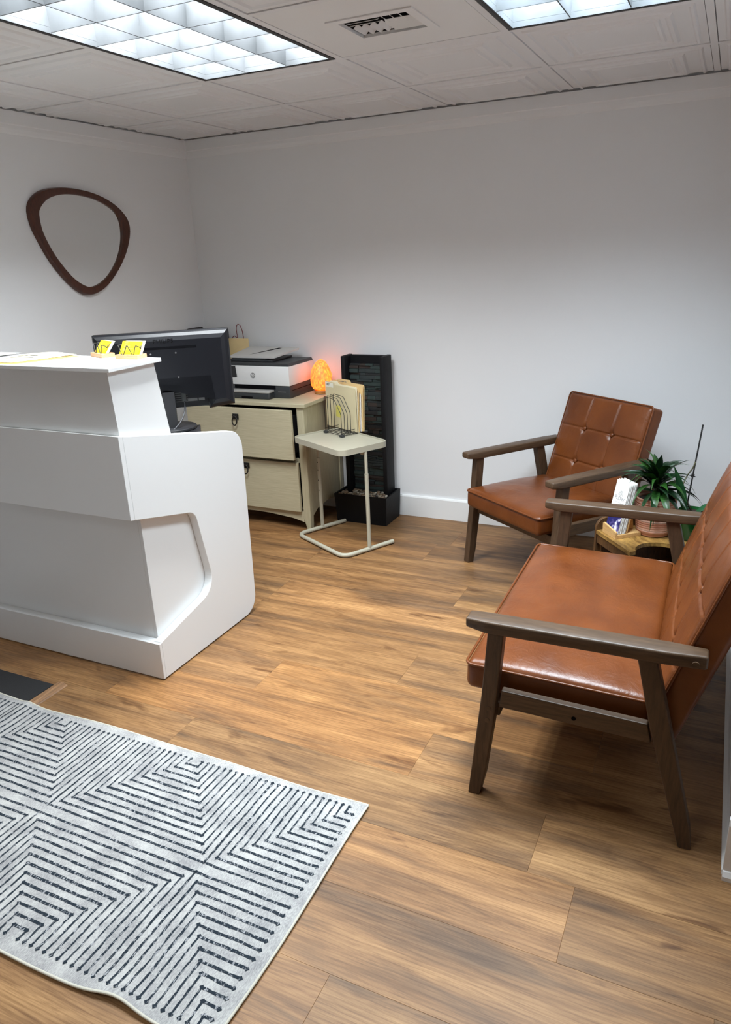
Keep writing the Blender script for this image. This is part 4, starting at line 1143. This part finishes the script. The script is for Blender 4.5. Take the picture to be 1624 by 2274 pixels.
# ------------------------------------------------------------------ mat, threshold strip and rug
fm_ = obj('door_mat', bbox(.04, .818, -2.80, -2.232, .0004, .005, .0015), mat('black rubber mat', (0.012, 0.012, 0.013, 1), .8, bump=.4, bscale=250))
tag(fm_, 'flat black mat partly under the patterned rug', 'mat')
ts = obj('threshold_strip', bprism([(.820, .0004), (.872, .0004), (.868, .004), (.852, .0105), (.840, .0105), (.824, .006)], -2.78, -2.214, 1, .0006), wood('strip wood', S(96, 68, 46), S(176, 134, 96), (40, 4, 40), .4, scale=2.2))
tag(ts, 'loose striped wood threshold strip along the black mat edge', 'threshold strip')

RX0, RX1, RY0, RY1 = .02, 2.212, -3.128, -2.362
def rug_edge_top(x):      # gentle waviness of the long edges
    return .006 * math.sin(x * 5.2 + .6) + .004 * math.sin(x * 11 + 1)
def rug_z(x, y):
    b = .0055
    mx = 1 / (1 + math.exp((x - .905) / .012)) * .0075          # lies over the mat and strip
    b += mx
    if .80 < x < .89: b += .006 * math.exp(-((x - .846) / .022) ** 2)
    b += .0022 * (1 + noise.noise(Vector((x * 3.1, y * 3.3, 1.7))))
    b += .012 * math.exp(-((x - 1.96) / .07) ** 2 - ((y + 3.14) / .05) ** 2)   # ruck at the near edge
    return b
def rug_xy(u, v):
    x = RX0 + (RX1 - RX0) * u; y = RY0 + (RY1 - RY0) * v
    y += rug_edge_top(x) * (v - .5) * 2 * .8
    y += .010 * math.exp(-((x - 1.96) / .06) ** 2) * (1 - v) ** 3
    x += -.010 * (1 - v) + .006 * math.sin(v * 5)
    return x, y
rg = thing('area_rug', 'pale grey runner rug with dark blue nested line pattern and cream binding', 'rug', (1.1, -2.75, 0))
bm = B(); nu, nv = 150, 60; V = []
for i in range(nu + 1):
    for j in range(nv + 1):
        x, y = rug_xy(i / nu, j / nv); V.append(bm.verts.new((x - 1.1, y + 2.75, rug_z(x, y))))
for i in range(nu):
    for j in range(nv):
        bm.faces.new((V[i * (nv + 1) + j], V[(i + 1) * (nv + 1) + j], V[(i + 1) * (nv + 1) + j + 1], V[i * (nv + 1) + j + 1]))
r_ = bmesh.ops.extrude_face_region(bm, geom=bm.faces[:])
for v in r_['geom']:
    if isinstance(v, bmesh.types.BMVert): v.co.z -= .0035
m_rug, nt, b = new_mat('rug weave')
tc = nt.nodes.new('ShaderNodeTexCoord')
mp = nt.nodes.new('ShaderNodeMapping'); mp.inputs['Scale'].default_value = (420, 130, 100); nt.links.new(tc.outputs['Object'], mp.inputs[0])
n1 = nt.nodes.new('ShaderNodeTexNoise'); n1.inputs['Scale'].default_value = 1.0; n1.inputs['Detail'].default_value = 3; nt.links.new(mp.outputs[0], n1.inputs['Vector'])
n2 = nt.nodes.new('ShaderNodeTexNoise'); n2.inputs['Scale'].default_value = 14; n2.inputs['Detail'].default_value = 6; nt.links.new(tc.outputs['Object'], n2.inputs['Vector'])
ad = nt.nodes.new('ShaderNodeMath'); ad.operation = 'ADD'; nt.links.new(n1.outputs['Fac'], ad.inputs[0]); nt.links.new(n2.outputs['Fac'], ad.inputs[1])
r = nt.nodes.new('ShaderNodeValToRGB'); r.color_ramp.elements[0].position = .36; r.color_ramp.elements[1].position = .62
hf_ = nt.nodes.new('ShaderNodeMath'); hf_.operation = 'MULTIPLY'; hf_.inputs[1].default_value = .5; nt.links.new(ad.outputs[0], hf_.inputs[0])
r.color_ramp.elements[0].color = S(132, 131, 132); r.color_ramp.elements[1].color = S(178, 177, 174)
nt.links.new(hf_.outputs[0], r.inputs[0]); nt.links.new(r.outputs[0], b.inputs['Base Color'])
b.inputs['Roughness'].default_value = .9; b.inputs['Specular IOR Level'].default_value = .15
bp = nt.nodes.new('ShaderNodeBump'); bp.inputs['Strength'].default_value = .5; bp.inputs['Distance'].default_value = .001
nt.links.new(n1.outputs['Fac'], bp.inputs['Height']); nt.links.new(bp.outputs[0], b.inputs['Normal'])
obj('weave', bm, m_rug, rg)
bp_ = [rug_xy(i / 120, 1) for i in range(121)] + [rug_xy(1, 1 - j / 40) for j in range(1, 41)] + [rug_xy(1 - i / 120, 0) for i in range(1, 121)] + [rug_xy(0, j / 40) for j in range(1, 40)]
obj('binding', tube(B(), [(x - 1.1, y + 2.75, rug_z(x, y) - .0018) for x, y in bp_], .0034, 8, closed=True), mat('cream binding', S(190, 186, 172), .85, bump=.4, bscale=300), rg, smooth=True)
# printed lines
m_line, nt, b = new_mat('rug ink line')
tc = nt.nodes.new('ShaderNodeTexCoord')
mp = nt.nodes.new('ShaderNodeMapping'); mp.inputs['Scale'].default_value = (150, 60, 50); nt.links.new(tc.outputs['Object'], mp.inputs[0])
n1 = nt.nodes.new('ShaderNodeTexNoise'); n1.inputs['Scale'].default_value = 1.4; n1.inputs['Detail'].default_value = 5; n1.inputs['Roughness'].default_value = .7; nt.links.new(mp.outputs[0], n1.inputs['Vector'])
r = nt.nodes.new('ShaderNodeValToRGB'); r.color_ramp.elements[0].position = .54; r.color_ramp.elements[1].position = .60
r.color_ramp.elements[0].color = S(34, 42, 50); r.color_ramp.elements[1].color = S(152, 153, 156)
nt.links.new(n1.outputs['Fac'], r.inputs[0]); nt.links.new(r.outputs[0], b.inputs['Base Color']); b.inputs['Roughness'].default_value = .9; b.inputs['Specular IOR Level'].default_value = .15
bm = B()
def strip(x0, y0, x1, y1, wd):
    L_ = math.hypot(x1 - x0, y1 - y0)
    if L_ < .004: return
    n = max(2, int(L_ / .012)); dx, dy = (x1 - x0) / L_, (y1 - y0) / L_; px_, py_ = -dy, dx; prev = None
    sd = random.uniform(0, 100)
    for i in range(n + 1):
        s = i / n; x, y = x0 + (x1 - x0) * s, y0 + (y1 - y0) * s
        o_ = .0024 * noise.noise(Vector((x * 14 + sd * .02, y * 14, 0))) + .0011 * noise.noise(Vector((x * 55 + sd, y * 55, 0))); w_ = wd * (1 + .35 * noise.noise(Vector((x * 60, y * 60, sd))))
        x, y = x + px_ * o_, y + py_ * o_
        pair = []
        for q in (-1, 1):
            a, c = x + px_ * w_ * q, y + py_ * w_ * q
            a2, c2 = a - .010 * (1 - (c - RY0) / (RY1 - RY0)), c
            pair.append(bm.verts.new((a2 - 1.1, c2 + 2.75, rug_z(a2, c2) + .0006)))
        if prev: bm.faces.new((prev[0], pair[0], pair[1], prev[1]))
        prev = pair
def dot(x, y):
    vs = []
    for k in range(8):
        a = k * PI / 4; rr_ = .0068 if k % 2 == 0 else .0048
        p_, q_ = x + rr_ * math.cos(a), y + rr_ * math.sin(a)
        p2 = p_ - .010 * (1 - (q_ - RY0) / (RY1 - RY0)); vs.append(bm.verts.new((p2 - 1.1, q_ + 2.75, rug_z(p2, q_) + .0008)))
    bm.faces.new(vs)
XE, YT, YB = 2.183, -2.392, -3.092
SXp, SYp, PER = .0217, .0256, .565
for c in range(5):
    xc = XE - PER * c
    for top_ in (1, 0):
        ye, sg = (YT, -1) if top_ else (YB, 1)
        for k in range(1, 14):
            yy = ye + sg * SYp * k; xl = xc - SXp * k; xr = xc + SXp * k
            for xs, sd_ in ((xl, -1), (xr, 1)):
                if xs > XE + .001 or xs < RX0 + .03: continue
                strip(xs, ye, xs, yy, .0024 + .0006 * random.random()); dot(xs, ye); dot(xs, yy)
            a, b_ = max(xl, RX0 + .03), min(xr, XE)
            if b_ > a:
                strip(a, yy, b_, yy, .0033 + .0008 * random.random())
                if xr > XE: dot(XE, yy)
obj('printed_lines', bm, m_line, rg)
